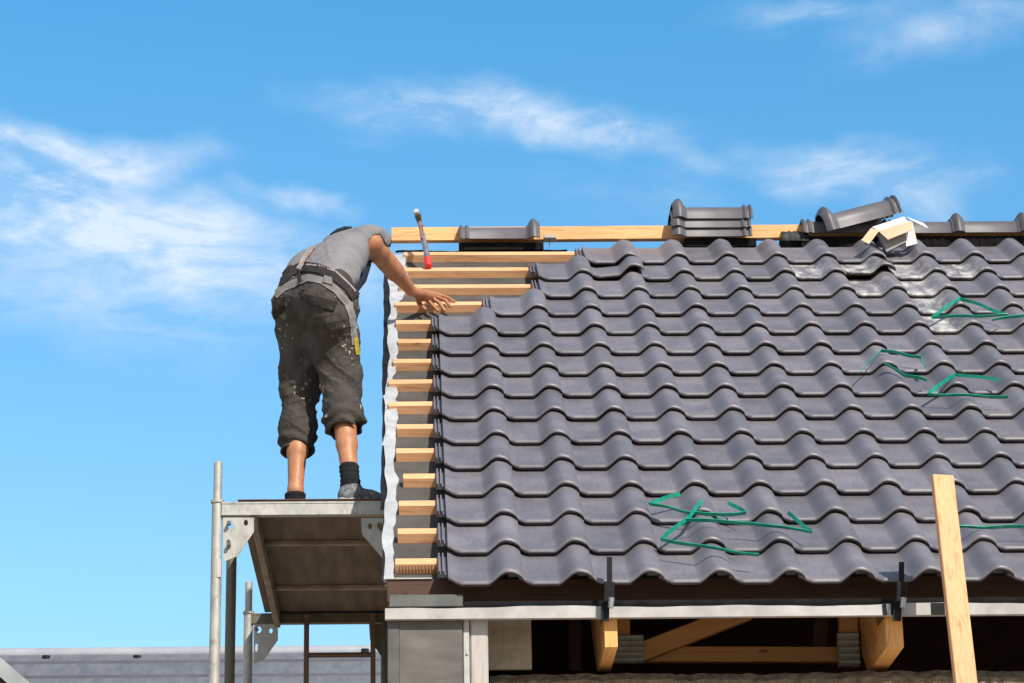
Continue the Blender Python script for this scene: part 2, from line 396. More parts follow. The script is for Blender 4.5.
# ---------------------------------------------------------------- ridge
YR = 4.03
b0, b1 = at(391, 241, YR), at(391, 227.5, YR); e0 = at(783, 238.5, YR)
beam_h = b1.z-b0.z
bm = NB(); bar(bm, Vector((b0.x, YR+.02, (b0.z+b1.z)/2)), Vector((3.1, YR+.02, (b0.z+b1.z)/2+.017)), .045, beam_h, bev=.003)
o = top('ridge_beam', bm, M['beam'], (0, YR, b0.z)); tag(o, 'long pine ridge beam held above the roof top, its left end bare', 'beam')
ZB = b0.z
def bracket(px, lab, cap=True):
    t = empty('ridge_bracket', at(px, 249, YR-.02), lab, 'bracket', 'ridge beam brackets')
    bm = NB(); a = at(px, 254, YR-.03); tube(bm, [a, Vector((a.x, YR-.03, ZB-.005))], .0035, 8); part('rod', bm, M['steel'], t, True)
    c = at(px, 236, YR-.05)
    bm = NB(); box(bm, c.x-.035, c.x+.035, YR-.06, YR-.004, ZB-.008, ZB+.012, None, .004); part('cap', bm, M['white'], t)
    return t
bracket(550, 'thin steel bracket with white cap under the ridge beam')
# beam posts hidden behind
RL = .44
def ridge_bm(L=RL, ry=.105, rz=.085, flip=False):
    bm = NB(); prof = []
    xs = [(0, 1.0), (.004, 1.13), (.010, 1.17), (.016, 1.10), (.022, 1.0), (.030, 1.0), (.036, 1.12), (.042, 1.15), (.048, 1.10), (.054, 1.0), (.06, .97), (.2, .97), (.36, .97), (.366, 1.02), (.374, 1.10), (.384, 1.32), (.395, 1.50), (.405, 1.57), (.417, 1.52), (.432, 1.34), (.44, 1.24)]
    NA = 18; ro, ri = [], []
    for x, k in xs:
        a_, b_ = [], []
        for i in range(NA+1):
            a = -PI/2+PI*i/NA
            # inverted U: sides steeper than a circle, small out-turned lip at the bottom
            y = ry*math.copysign(abs(math.sin(a))**.85, math.sin(a)); z = rz*abs(math.cos(a))**.8
            hump = (k-1)
            yy, zz = y*(1+hump*.55), z*(1+hump)
            if i in (0, NA): yy *= 1.09; zz -= .012
            X = x if not flip else L-x
            a_.append(bm.verts.new((X, yy, zz))); q = .9; b_.append(bm.verts.new((X, yy*q, zz*q if zz > 0 else zz)))
        ro.append(a_); ri.append(b_)
    for A, B, rev in ((ro, None, 0), (ri, None, 1)):
        for p, q in zip(A, A[1:]):
            for i in range(NA): bm.faces.new((p[i], p[i+1], q[i+1], q[i]))
    for e in (0, -1):
        for i in range(NA): bm.faces.new((ro[e][i], ro[e][i+1], ri[e][i+1], ri[e][i]))
    for j in range(len(xs)-1):
        for i in (0, NA): bm.faces.new((ro[j][i], ro[j+1][i], ri[j+1][i], ri[j][i]))
    return bm
ridge0 = link_mesh('ridge_tile', ridge_bm(), M['ridge'], None, 40); ridgeF = None
def ridge(matrix, label, flip=False, group='grey ridge tiles', firstuse=[True], ff=[None]):
    global ridge0
    if flip:
        if ff[0] is None: o = link_mesh('ridge_tile', ridge_bm(flip=True), M['ridge'], None, 40); ff[0] = o
        else: o = ff[0].copy(); COL.objects.link(o)
    else:
        if firstuse[0]: o = ridge0; firstuse[0] = False
        else: o = ridge0.copy(); COL.objects.link(o)
    o.matrix_world = matrix; tag(o, label, 'ridge tile', group); return o
zr = at(500, 243.5, YR-.09).z
x0 = at(459, 230, YR).x
ridge(Matrix.Translation((x0, YR+.02, zr+.040)), 'single ridge tile set alone on the beam beside the hammer')
bm = NB(); xx0 = at(461, 240, YR).x; xx1 = at(543, 240, YR).x
box(bm, xx0, xx1, YR-.055, YR+.09, at(500, 250.5, YR-.05).z, at(500, 242.5, YR-.05).z, None, .004)
tag(top('ridge_roll', bm, M['roll'], (xx0, YR, zr-.06)), 'black ridge roll block under the lone ridge tile', 'ridge roll', 'black ridge rolls')
# stack of three with flange on the left
xs_ = at(670.5, 230, YR).x
zb = at(710, 237.5, YR-.09).z
for i in range(3):
    ridge(Matrix.Translation((xs_+.004*i*(-1)**i, YR+.02, zb+.018+i*.053)) @ Matrix.Rotation(.004*(i-1), 4, 'Z'),
          ['bottom ridge tile of the stack of three', 'middle ridge tile of the stack of three', 'top ridge tile of the stack of three'][i], True)
bm = NB(); xx0 = at(684, 240, YR).x; xx1 = at(755, 240, YR).x
box(bm, xx0, xx1, YR-.055, YR+.09, at(700, 247, YR-.05).z, at(700, 238.2, YR-.05).z, None, .004)
tag(top('ridge_roll', bm, M['roll'], (xx0, YR, zb-.06)), 'black ridge roll block under the stack of three ridge tiles', 'ridge roll', 'black ridge rolls')
# fixed ridge run at the right
zf = at(900, 236.5, YR-.09).z
cov = at(1022, 220, YR).x-at(955, 220, YR).x
xh = at(955, 220, YR).x-.41                 # tile whose flange shows at 955
names = {-2: None, -1: 'first fixed ridge tile of the run, under the leaning one', 0: 'second fixed ridge tile of the run, behind the cardboard box', 1: 'third fixed ridge tile of the run, right of the cardboard box', 2: 'last fixed ridge tile, cut off by the right edge of the photo'}
cov = .367
for i in (-1, 0, 1, 2):
    xx = xh+cov*i
    if i == -1: xx = at(800, 225, YR).x
    ridge(Matrix.Translation((xx, YR+.02+.0006*i, zf+.032+.003*(i % 2))), names[i])
bm = NB(); xx0 = at(800, 240, YR).x
nn = 60
for i in range(nn):                          # pleated ventilation roll
    x = xx0+i*(3.1-xx0)/nn; box(bm, x, x+(3.1-xx0)/nn*.94, YR-.062-.004*(i % 2), YR+.09, zf-.062+random.uniform(-.004, .004), zf+.012)
tag(top('ridge_roll', bm, M['roll'], (xx0, YR, zf-.06)), 'long black pleated ridge roll under the fixed ridge run', 'ridge roll', 'black ridge rolls')
# crumpled end of the lead apron left of the run
bm = NB(); V = []
xa, xb = at(781, 232, YR).x, at(806, 232, YR).x
for i in range(13):
    row = []
    for j in range(9):
        a = -.9+1.8*j/8; rr = .095+random.uniform(-.006, .006)
        row.append(bm.verts.new((xa+(xb-xa)*i/12, YR+.02+rr*math.sin(a*1.6), zf-.028+rr*1.0*math.cos(a*1.6))))
    V.append(row)
for i in range(12):
    for j in range(8): bm.faces.new((V[i][j], V[i][j+1], V[i+1][j+1], V[i+1][j]))
bmesh.ops.solidify(bm, geom=bm.faces[:], thickness=.003)
tag(top('lead_apron', bm, M['flash'], (xa, YR, zf), 'all'), 'crumpled dark lead apron at the left end of the ridge run', 'flashing')
# leaning ridge tile
pa, pb = at(821, 231, YR-.02), at(904, 209.5, YR-.02)
d = (pb-pa).normalized(); up = Vector((0, -.25, 1)); y = up.cross(d).normalized(); z = d.cross(y)
Mx = Matrix(((d.x, y.x, z.x, pa.x), (d.y, y.y, z.y, pa.y-.03), (d.z, y.z, z.z, pa.z-.016), (0, 0, 0, 1)))
ridge(Mx, 'spare ridge tile leaning aslant on the ridge above the cardboard box', True)

# ---------------------------------------------------------------- cardboard box
bx = empty('cardboard_box', RA(893, 246, .02), 'small open cardboard box tipped over on the tiles below the ridge', 'box')
Yb = 3.62
def q(px, py, dy=0): return at(px, py, Yb+dy)
f_tl, f_tr, f_br, f_bl = q(879, 231), q(912, 223), q(914.5, 245), q(886.5, 252)
b_off = Vector((.02, .15, .045))
def panel(bm, pts, t=.003):
    a = [Vector(p) for p in pts]; n = (a[1]-a[0]).cross(a[-1]-a[0]).normalized()*t; prism(bm, a, n)
f_tr2 = q(905, 240)
bm = NB()
panel(bm, [q(879, 234), q(906, 233), q(906, 242), q(886.5, 252)])
panel(bm, [q(879, 234), q(886.5, 252), Vector(q(886.5, 252))+b_off, Vector(q(879, 234))+b_off])
panel(bm, [q(886.5, 252), q(906, 242), Vector(q(906, 242))+b_off, Vector(q(886.5, 252))+b_off])
part('case', bm, M['card_out'], bx)
bm = NB(); panel(bm, [q(906, 231.5), q(912.5, 222, .02), q(917.5, 243.5, .10), q(906.3, 246.5)]); part('side_panel', bm, M['card_w'], bx)  # sunlit brightness of this side is put into its white
bm = NB(); panel(bm, [q(878.5, 231), q(911, 220.5), q(913, 229.5, -.045), q(888, 239.5, -.05)]); part('front_flap', bm, M['card_in'], bx)
bm = NB(); panel(bm, [q(871, 228), q(879, 231), q(869, 244, -.04), q(861.5, 240, -.04)]); part('left_flap', bm, M['card_in'], bx)
bm = NB(); panel(bm, [q(872, 227, .1), q(904, 216.5, .12), q(908, 222, .04), q(879, 231, .0)]); part('back_flap', bm, M['card_w'], bx)
bm = NB(); panel(bm, [q(906, 217, .08), q(911, 220, .04), q(928, 228.5, .05), q(924, 224, .09)]); part('right_flap', bm, M['card_w'], bx)

# ---------------------------------------------------------------- green packing straps
def strap(pts, label, n=.028, w=.016):
    P = [RA(x, y, n+(0 if len(t) < 1 else t[0])) for x, y, *t in pts]
    nor = Vector((0, -ST, CT)); bm = NB(); prev = None; Pf = []
    for a, b in zip(P, P[1:]):
        for i in range(6): Pf.append(a.lerp(b, i/6))
    Pf.append(P[-1]); k = len(Pf)
    for i, p in enumerate(Pf):
        dr = (Pf[min(i+1, k-1)]-Pf[max(i-1, 0)]).normalized(); side = dr.cross(nor).normalized()
        tw = 1.15+.18*math.sin(i*.31+pts[0][0])
        wd = (side*math.cos(tw)+nor*math.sin(tw))*w/2; th = dr.cross(wd).normalized()*.0018
        p = p+nor*(.003*math.sin(i*.8))
        cur = [bm.verts.new(p+wd+th), bm.verts.new(p-wd+th), bm.verts.new(p-wd-th), bm.verts.new(p+wd-th)]
        if prev:
            for j in range(4): bm.faces.new((prev[j], prev[(j+1) % 4], cur[(j+1) % 4], cur[j]))
        else: bm.faces.new(cur)
        prev = cur
    bm.faces.new(prev)
    o = top('packing_strap', bm, M['green'], P[0]); tag(o, label, 'strap', 'green packing straps on the tiles')
strap([(680, 494), (649, 503), (678, 510), (707, 515), (746, 513), (728, 502)], 'hooked green plastic strap, upper left one of the tangle near the gutter')
strap([(702, 501), (689, 517), (661, 539), (717, 549), (759, 555)], 'green plastic strap bent to a V, lowest one of the tangle near the gutter', .036)
strap([(686, 520), (752, 523), (812, 532), (788, 513)], 'long green plastic strap with hooked right end, in the tangle near the gutter', .034)
strap([(960, 298), (932, 317), (970, 316), (1007, 315), (983, 306), (960, 298)], 'green plastic strap folded to a flat triangle near the ridge')
strap([(992, 320), (1024, 315), (1042, 312)], 'dark green strap cut off by the right edge, beside the triangular one', .03)
strap([(859, 373), (881, 350), (903, 354), (922, 358), (925, 367)], 'thin green strap arched over a roll, uppermost of the middle group')
strap([(885, 364), (905, 375), (927, 380)], 'short straight green strap in the middle group')
strap([(999, 380), (955, 374), (928, 394), (968, 395.5), (1008, 397)], 'green strap bent like a Z, right one of the middle group')
strap([(953, 527), (985, 527), (1032, 527)], 'straight green strap behind the leaning timber post')

# ---------------------------------------------------------------- eaves
XL, XR = at(387, 600, .15).x, 3.1
z1, z0 = at(500, 579, .18).z, at(500, 601, .18).z
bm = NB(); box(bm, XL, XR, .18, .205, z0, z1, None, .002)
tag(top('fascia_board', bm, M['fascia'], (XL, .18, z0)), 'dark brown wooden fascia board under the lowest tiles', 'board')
# eave drip strip in front of the batten ends
bm = NB(); a = at(384.5, 577.5, .2); b = at(432, 577.5, .2); box(bm, a.x, b.x, .172, .30, z1+.001, z1+.006); 
tag(top('drip_strip', bm, M['white'], (a.x, .18, z1)), 'short light metal drip strip at the bare roof corner', 'flashing')
# dark gutter trough with grey flashing at its left end
zt, zb_ = at(500, 600, .06).z, at(500, 611, .06).z
bm = NB(); prof = []
for i in range(13):
    a = PI+PI*i/12; prof.append(Vector((XL+.28, .115+.055*math.cos(a), zt-.005+.045*math.sin(a))))
prof2 = [Vector((p.x, .115+(p.y-.115)*.93, zt-.005+(p.z-zt+.005)*.93)) for p in prof][::-1]
prism(bm, prof+prof2, (XR-XL-.28, 0, 0))
tag(top('gutter', bm, M['black'], (XL, .1, zt), 30), 'black gutter trough in the shade under the tiles', 'gutter')
bm = NB(); c1 = at(389, 596, .1); c2 = at(463, 609, .1)
box(bm, c1.x, c2.x, .06, .16, c2.z, at(389, 597, .1).z, None, .003)
tag(top('corner_flashing', bm, M['flash'], (c1.x, .1, c2.z)), 'grey metal flashing box at the left eave corner', 'flashing')
# white front trim
za, zc = at(500, 608.5, .02).z, at(500, 619.5, .02).z
tr = empty('eave_trim', (XL, .02, zc), 'long white metal trim below the gutter, wavy on top', 'trim')
bm = NB()
segs = 90; V = []
for i in range(segs+1):
    x = XL-.006+(XR-XL)*i/segs; w = .003*math.sin(x*9)+.0025*math.sin(x*4+1)+.001*math.sin(x*31)
    V.append([bm.verts.new((x, .0, zc)), bm.verts.new((x, .0+.003*math.sin(x*6), za+w)), bm.verts.new((x, .03, za+w)), bm.verts.new((x, .03, zc))])
for A, B in zip(V, V[1:]):
    for j in range(4): bm.faces.new((A[j], A[(j+1) % 4], B[(j+1) % 4], B[j]))
bm.faces.new(V[0]); bm.faces.new(V[-1]); part('strip', bm, M['white'], tr, 30)
for (p0, p1) in ((883, 887), (891, 894.5), (931.5, 945)):
    bm = NB(); box(bm, at(p0, 614, 0).x, at(p1, 614, 0).x, -.004, -.0015, zc-.001, za+.003); part('dark_joint', bm, M['black'], tr)
# gutter hooks
for px, lab in ((609.5, 'black gutter hook on the left, reaching up over a tile'), (901.5, 'black gutter hook on the right, beside the leaning post')):
    t = empty('gutter_hook', at(px, 612, -.03), lab, 'gutter hook', 'gutter hooks')
    bm = NB(); a = at(px, 557 if px < 700 else 562, -.03); b = at(px, 596, -.03); bar(bm, a, b, .020, .006, Vector((0, 1, 0)), .001); part('arm', bm, M['black'], t)
    bm = NB(); a = at(px, 582, -.04); b = at(px-1, 603, -.04); bar(bm, a, b, .040, .030, Vector((0, 1, 0)), .004); part('clamp', bm, M['black'], t)
    bm = NB(); a = at(px-4, 603, -.02); b = at(px-4.5, 621, -.02); bar(bm, a, b, .030, .012, Vector((0, 1, 0)), .001); part('hanger', bm, M['black'], t)
    bm = NB(); a = at(px+2, 598, -.055); b = at(px+1, 608, -.055); tube(bm, [a, b], [.013, .010], 10); part('bolt', bm, M['steel'], t, True)

# ---------------------------------------------------------------- house body under the roof
house = empty('house', (0, 4, 0), 'unfinished house under the tiled roof, its eave still open', 'house')
GX = -.385
zcut = at(600, 673, .33).z
bm = NB(); V = []                                    # rough front wall top
N_ = 150; xw0 = at(490, 670, .33).x
for i in range(N_+1):
    x = xw0+(3.1-xw0)*i/N_; h = zcut+.003*math.sin(x*5)+.002*math.sin(x*41+2)+random.uniform(-.003, .003)
    V.append([bm.verts.new(v) for v in ((x, .33, h-.25), (x, .33+random.uniform(-.004, .004), h-.03), (x, .36, h), (x, .62, h+.01), (x, .62, h-.25))])
for A, B in zip(V, V[1:]):
    for j in range(5): bm.faces.new((A[j], A[(j+1) % 5], B[(j+1) % 5], B[j]))
bm.faces.new(V[0]); bm.faces.new(V[-1]); part('wall_top', bm, M['mortar'], house)
bm = NB(); box(bm, GX, 3.1, .345, .60, 0, zcut-.2); part('front_wall', bm, M['render'], house)
bm = NB()                                            # gable wall, a pentagon under the roof
zt_ = H+.2*ST/CT-.19
prism(bm, [(GX, .42, 0), (GX, .42, H+.42*ST/CT-.17), (GX, 4.05, H+4.05*ST/CT-.17), (GX, 8.1, H-.0), (GX, 8.1, 0)], (.16, 0, 0))
part('gable_wall', bm, M['render'], house)
bm = NB(); box(bm, GX, 3.1, 7.9, 8.1, 0, H); part('back_wall', bm, M['render'], house)
bm = NB(); prism(bm, [(3.1, .3, 0), (3.1, .3, H-.02), (3.1, 4.05, H+4.05*ST/CT-.17), (3.1, 8.1, H), (3.1, 8.1, 0)], (.16, 0, 0)); part('far_gable_wall', bm, M['render'], house)
bm = NB(); prism(bm, [(-.44, 4.10, H+4.05*ST/CT-.14), (3.2, 4.10, H+4.05*ST/CT-.14), (3.2, 8.5, H-.3), (-.44, 8.5, H-.3)], (0, 0, -.02)); part('back_roof', bm, M['membrane'], house)
bm = NB(); box(bm, GX+.161, 3.099, .61, 7.89, zcut-.60, zcut-.56); part('attic_floor', bm, M['truss'], house)
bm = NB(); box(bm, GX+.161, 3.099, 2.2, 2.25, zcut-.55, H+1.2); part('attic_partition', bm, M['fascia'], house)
# grey corner panel with a paler edge, downpipe, beige board
c0, c1 = at(390.5, 620, .10), at(462, 620, .10)
bm = NB(); box(bm, c0.x+.035, c1.x, .036, .34, .3, c0.z+.02); cp_ = part('corner_panel', bm, M['grey_panel'], house)
bm = NB(); box(bm, at(387.5, 640, .09).x, c0.x+.0345, .032, .34, .3, c0.z+.02, None, .003); part('edge_strip', bm, M['flash'], cp_)
dp = empty('downpipe', (at(475, 640, .1).x, .08, 0), 'pale square downpipe beside the grey corner panel', 'downpipe')
p0, p1, p2 = at(463, 640, .07).x, at(470, 640, .07).x, at(488, 640, .07).x
zt2 = at(475, 619, .07).z
bm = NB(); box(bm, p1, p2, .055, .12, .1, zt2, None, .006); part('pipe', bm, M['pipe'], dp)
bm = NB(); box(bm, p0, p1-.003, .045, .12, .1, zt2, None, .003); part('flange', bm, M['white'], dp)
bm = NB(); a = at(467, 654, .04); bmesh.ops.create_uvsphere(bm, u_segments=8, v_segments=6, radius=.006, matrix=Matrix.Translation((a.x, .045, a.z))); part('screw', bm, M['steel'], dp)
bm = NB(); a, b = at(488.5, 669, .315), at(531, 618, .315); box(bm, a.x, b.x, .315, .34, a.z, b.z+.03)
tag(top('eave_board', bm, M['beige'], (a.x, .315, a.z)), 'plain beige board right of the downpipe under the eave', 'board')
# rafters: tails lit below the trim
def rafter(px, label, hw):
    a = at(px, 632, .045)
    def z(y, n): return H + (y+n*ST)*ST/CT*1.0 + n*CT
    yt = .045
    zt = lambda y: H+y*ST/CT-.165
    zbn = at(px, 647, yt).z
    zfar = at(px, 668, yt+.12).z
    poly = [(a.x-hw, yt, at(px, 617, yt).z), (a.x-hw, yt, zbn), (a.x-hw, .45, zbn-.012), (a.x-hw, .50, zbn+.0), (a.x-hw, 3.9, zt(3.9)-.17), (a.x-hw, 3.9, zt(3.9)), (a.x-hw, .50, zt(.50)), (a.x-hw, .22, at(px, 617, .045).z)]
    bm = NB(); prism(bm, poly, (2*hw, 0, 0)); bmesh.ops.triangulate(bm, faces=[f for f in bm.faces if len(f.verts) > 4])
    o = top('rafter', bm, M['rafter'], (a.x, yt, zbn)); tag(o, label, 'rafter', 'rafters with exposed tails'); return o
rafter(611, 'exposed rafter tail under the left gutter hook', .024)
rafter(894.5, 'exposed rafter tail beside the leaning timber post', .032)
def hid(x, lab):
    bm = NB(); zt = lambda y: H+y*ST/CT-.165
    prism(bm, [(x-.03, .62, zt(.62)), (x-.03, .62, zt(.62)-.15), (x-.03, 3.9, zt(3.9)-.15), (x-.03, 3.9, zt(3.9))], (.06, 0, 0))
    tag(top('rafter', bm, M['rafter'], (x, .6, H)), lab, 'rafter', 'rafters with exposed tails')
hid(-.02, 'dim inner rafter in the dark gap right of the beige board')
hid(2.3, 'dim inner rafter in the dark beyond the leaning post')
def wbar(name, pa, pb, Y, w, t, label, cat, mat='truss', grp=None):
    bm = NB(); bar(bm, at(*pa, Y), at(*pb, Y), t, w, Vector((0, 0, 1)), .003)
    tag(top(name, bm, M[mat], at(*pa, Y)), label, cat, grp)
wbar('tie_beam', (600, 655), (838, 655.5), .72, .062, .05, 'horizontal brown tie beam in the dark eave opening', 'timber', grp='truss timbers')
wbar('truss_brace', (635, 655), (748, 611), .66, .075, .04, 'slanting brown truss brace rising to the right in the eave opening', 'timber', grp='truss timbers')
wbar('truss_stud', (848, 668), (848, 612), .64, .075, .05, 'upright pale stud left of the right rafter tail', 'timber', grp='truss timbers')
wbar('truss_stud', (622, 640), (622, 612), .66, .06, .05, 'short upright stud right of the left rafter tail', 'timber', grp='truss timbers')
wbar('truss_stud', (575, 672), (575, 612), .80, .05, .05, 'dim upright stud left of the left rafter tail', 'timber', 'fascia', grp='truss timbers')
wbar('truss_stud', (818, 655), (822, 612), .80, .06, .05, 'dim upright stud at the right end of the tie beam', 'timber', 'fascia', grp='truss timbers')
for (xa_, xb_, ya_, yb_, lab) in ((611, 643, 634.5, 663, 'grey ribbed plate beside the left rafter tail'), (839, 858, 632, 666, 'grey ribbed plate on the upright stud')):
    bm = NB(); a, b = at(xa_, yb_, .60), at(xb_, ya_, .60); n = 5
    h = (b.z-a.z)/n
    for i in range(n):
        prism(bm, [(a.x, .60, a.z+i*h), (a.x, .585, a.z+(i+.35)*h), (a.x, .585, a.z+(i+.65)*h), (a.x, .60, a.z+(i+.98)*h), (a.x, .62, a.z+(i+.98)*h), (a.x, .62, a.z+i*h)], (b.x-a.x, 0, 0))
    tag(top('ribbed_plate', bm, M['corr'], (a.x, .6, a.z)), lab, 'plate', 'ribbed grey plates')

# ---------------------------------------------------------------- leaning timber post
ptop = at(942, 476, -.22); pl = at(965.5, 683, -.35); dd = (pl-ptop); t = (0-ptop.z)/dd.z; pbot = ptop+dd*t
bm = NB(); bar(bm, pbot, ptop, .082, .03, Vector((-.16, 1, 0)), .003)
tag(top('timber_post', bm, M['post'], pbot), 'tall sunlit pine post leaning in front of the eave at right', 'post')

# ---------------------------------------------------------------- scaffold
YN, YF = 1.81, 4.05
zD = at(300, 500.5, YN).z
scf = empty('scaffold', (at(217, 503, YN).x, YN, 0), 'galvanised scaffold tower with plank deck at the left gable', 'scaffold')
def post(px, pytop, pycol, Y, mat='galv', lab=None, r=.0242):
    x = at(px, pycol, Y).x; zc_ = at(px, pycol, Y).z; zt_ = at(px, pytop, Y).z
    bm = NB(); tube(bm, [(x, Y, 0), (x, Y, zc_)], r, 20); p = part('post', bm, M[mat], scf, 40)
    bm = NB(); tube(bm, [(x, Y, zc_-.001), (x, Y, zc_+.012)], r+.006, 20); part('collar', bm, M[mat], p, 40)
    bm = NB(); tube(bm, [(x, Y, zc_), (x, Y, zt_-.003), (x, Y, zt_)], [.019, .019, .016], 16); part('spigot', bm, M[mat], p, 40)
    return x, zc_
xpn, zpn = post(217.5, 462, 503, YN)
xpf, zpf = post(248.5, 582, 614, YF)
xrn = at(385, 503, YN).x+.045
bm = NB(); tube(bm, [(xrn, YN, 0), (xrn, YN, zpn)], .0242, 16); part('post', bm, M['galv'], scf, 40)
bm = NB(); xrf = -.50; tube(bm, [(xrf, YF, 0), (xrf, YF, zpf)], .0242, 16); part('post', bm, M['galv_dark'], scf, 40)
# dark pole standing behind the near post
xm = at(230.8, 600, 2.5).x
bm = NB(); tube(bm, [(xm, 2.5, 0), (xm, 2.5, at(231, 540, 2.5).z)], .0242, 16); part('inner_post', bm, M['galv_dark'], scf, 40)
# transoms: U section with lips
def transom(Y, x0, x1, pyt, pyb, mat, sgn):
    zt, zb = at(300, pyt, Y).z, at(300, pyb, Y).z; bm = NB()
    box(bm, x0, x1, Y-.024, Y-.019, zb, zt, None, .001); box(bm, x0, x1, Y-.0185, Y+.02, zb, zb+.005); box(bm, x0, x1, Y-.0265, Y-.0242, zt-.008, zt); box(bm, x0, x1, Y-.0265, Y-.0242, zb, zb+.007)
    part('transom', bm, M[mat], scf)
    return zt, zb
zt1, zb1 = transom(YN, xpn+.02, xrn, 503, 516, 'galv', 1)
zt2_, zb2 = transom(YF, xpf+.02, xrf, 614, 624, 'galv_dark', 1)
# gusset plates with cut-outs
def gusset(Y, pts, holes, mat):
    bm = NB(); P = [at(x, y, Y) for x, y in pts]
    vs = [bm.verts.new((p.x, Y, p.z)) for p in P]; es = [bm.edges.new((vs[i], vs[(i+1) % len(vs)])) for i in range(len(vs))]
    for (hx, hy, rx, ry) in holes:
        c = at(hx, hy, Y); s = (at(hx+1, hy, Y)-c).length
        hv = [bm.verts.new((c.x+rx*s*math.cos(2*PI*k/12), Y, c.z+ry*s*math.sin(2*PI*k/12))) for k in range(12)]
        es += [bm.edges.new((hv[i], hv[(i+1) % 12])) for i in range(12)]
    bmesh.ops.triangle_fill(bm, edges=es, use_beauty=True)
    bmesh.ops.solidify(bm, geom=bm.faces[:], thickness=.006)
    part('gusset_plate', bm, M[mat], scf)
gusset(YN-.012, [(223.5, 518), (254, 518), (254, 532), (238, 556), (224, 562)], [(230.5, 525, 2.6, 4.5), (228.5, 545, 2.6, 5.5), (246, 523, 2.2, 3.2)], 'galv')
gusset(YN-.012, [(361, 518), (386, 518), (392, 566), (386, 562), (362, 534)], [(370, 526, 2.2, 3.2), (381, 527, 2.5, 4.5)], 'galv')
gusset(YF-.012, [(253.5, 624), (278, 624), (278, 640), (264, 660), (254, 664)], [(259, 630, 2.6, 3.5), (256.5, 648, 1.5, 4.5), (271, 631, 1.8, 2.6)], 'galv')
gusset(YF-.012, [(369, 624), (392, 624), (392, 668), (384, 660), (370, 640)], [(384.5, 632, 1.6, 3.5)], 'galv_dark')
# deck
xd0, xd1 = at(250, 518, YN).x, xrn+.02
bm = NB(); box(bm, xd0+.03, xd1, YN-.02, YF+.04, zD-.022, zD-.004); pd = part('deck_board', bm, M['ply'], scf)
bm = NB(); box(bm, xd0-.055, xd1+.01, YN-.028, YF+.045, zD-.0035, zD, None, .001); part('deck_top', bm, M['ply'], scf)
bm = NB(); box(bm, xd0, xd0+.0295, YN-.005, YF+.02, zb1-.02, zD-.0045, None, .003); part('side_rail', bm, M['deck_rim'], scf)
for Y in (2.45, 3.38):
    bm = NB(); box(bm, xd0+.031, xd1, Y, Y+.03, zD-.045, zD-.0225, None, .003); part('cross_bar', bm, M['deck_rim'], scf)
for (xx_, Y) in ((.25, 2.46), (.62, 3.3)):
    bm = NB(); box(bm, xd0+xx_, xd0+xx_+.09, Y+.05, Y+.10, zD-.026, zD-.0225, None, .001); part('name_plate', bm, M['galv_dark'], scf)
for (px, py, Y) in ((229, 524, YN), (229, 545, YN), (379, 526, YN), (257, 630, YF)):
    bm = NB(); a = at(px, py, Y-.02); tube(bm, [a, a+Vector((0, -.03, 0))], .009, 10); part('locking_pin', bm, M['rust'], scf, 40)
# ladder under the far end
lx0, lx1 = at(306.5, 640, YF-.1).x, at(373, 640, YF-.1).x
for x in (lx0, lx1):
    bm = NB(); box(bm, x-.013, x+.013, YF-.12, YF-.08, 0, zb2+.03, None, .003); part('ladder_rail', bm, M['rust'], scf)
zr0 = at(340, 655, YF-.1).z
for i in range(9):
    z = zr0-.28*i
    bm = NB(); tube(bm, [(lx0, YF-.1, z), (lx1, YF-.1, z)], .014, 10); part('rung', bm, M['rust'], scf, 40)
bm = NB(); box(bm, at(275, 612, YF-.1).x, xrf, YF-.06, YF-.03, zt2_-.004, zt2_+.03, None, .003); part('end_bar', bm, M['black'], scf)
bm = NB(); a = at(222, 572, YN); box(bm, xpn+.004, xpn+.0225, YN-.0262, YN-.018, at(0, 580, YN).z, at(0, 562, YN).z); part('marking_tape', bm, M['strap_pink'], scf)

# ---------------------------------------------------------------- hammer
Yh = 3.55
ham = empty('hammer', RA(428, 264, -.06), 'claw hammer with red grip hooked upside down over the top battens', 'hammer')
def hp(x, y, Y): return at(x, y, Y)
A, B, C_, D_ = hp(428, 266, 3.62), hp(425.5, 248, 3.68), hp(422, 233, 3.76), hp(418, 217, 3.84)
bm = NB(); tube(bm, [hp(428.6, 266.5, 3.62), hp(427.5, 258, 3.64)], [.021, .018], 12); part('grip', bm, M['red'], ham, 40)
bm = NB(); tube(bm, [hp(427.5, 258, 3.64), B, C_], [.0165, .015, .0125], 12); part('sleeve', bm, M['steel'], ham, 40)
bm = NB(); tube(bm, [C_, hp(419.5, 222, 3.81)], [.011, .010], 12); part('shaft', bm, M['galv_dark'], ham, 40)
bm = NB(); h0 = hp(417.5, 213.5, 3.80); tube(bm, [hp(416.5, 211.5, 3.79), hp(418, 216, 3.83)], [.016, .016], 14); 
tube(bm, [hp(418, 216, 3.83), hp(419.3, 222, 3.86)], [.019, .013], 14); part('head', bm, M['galv_dark'], ham, 40)
bm = NB(); tube(bm, [hp(416.2, 210.5, 3.785), hp(416.8, 212.8, 3.80)], [.015, .017], 14); part('striking_face', bm, M['white'], ham, 40)
bm = NB(); tube(bm, [hp(420, 224, 3.83), hp(422.5, 226, 3.86), hp(424.5, 225, 3.9)], [.006, .005, .002], 8); part('claw', bm, M['rust_wood'], ham, 40)
bm = NB(); tube(bm, [hp(419.7, 222, 3.80), hp(421.5, 239, 3.70)], [.0075, .0065], 8); part('worn_edge', bm, M['rust_wood'], ham, 40)

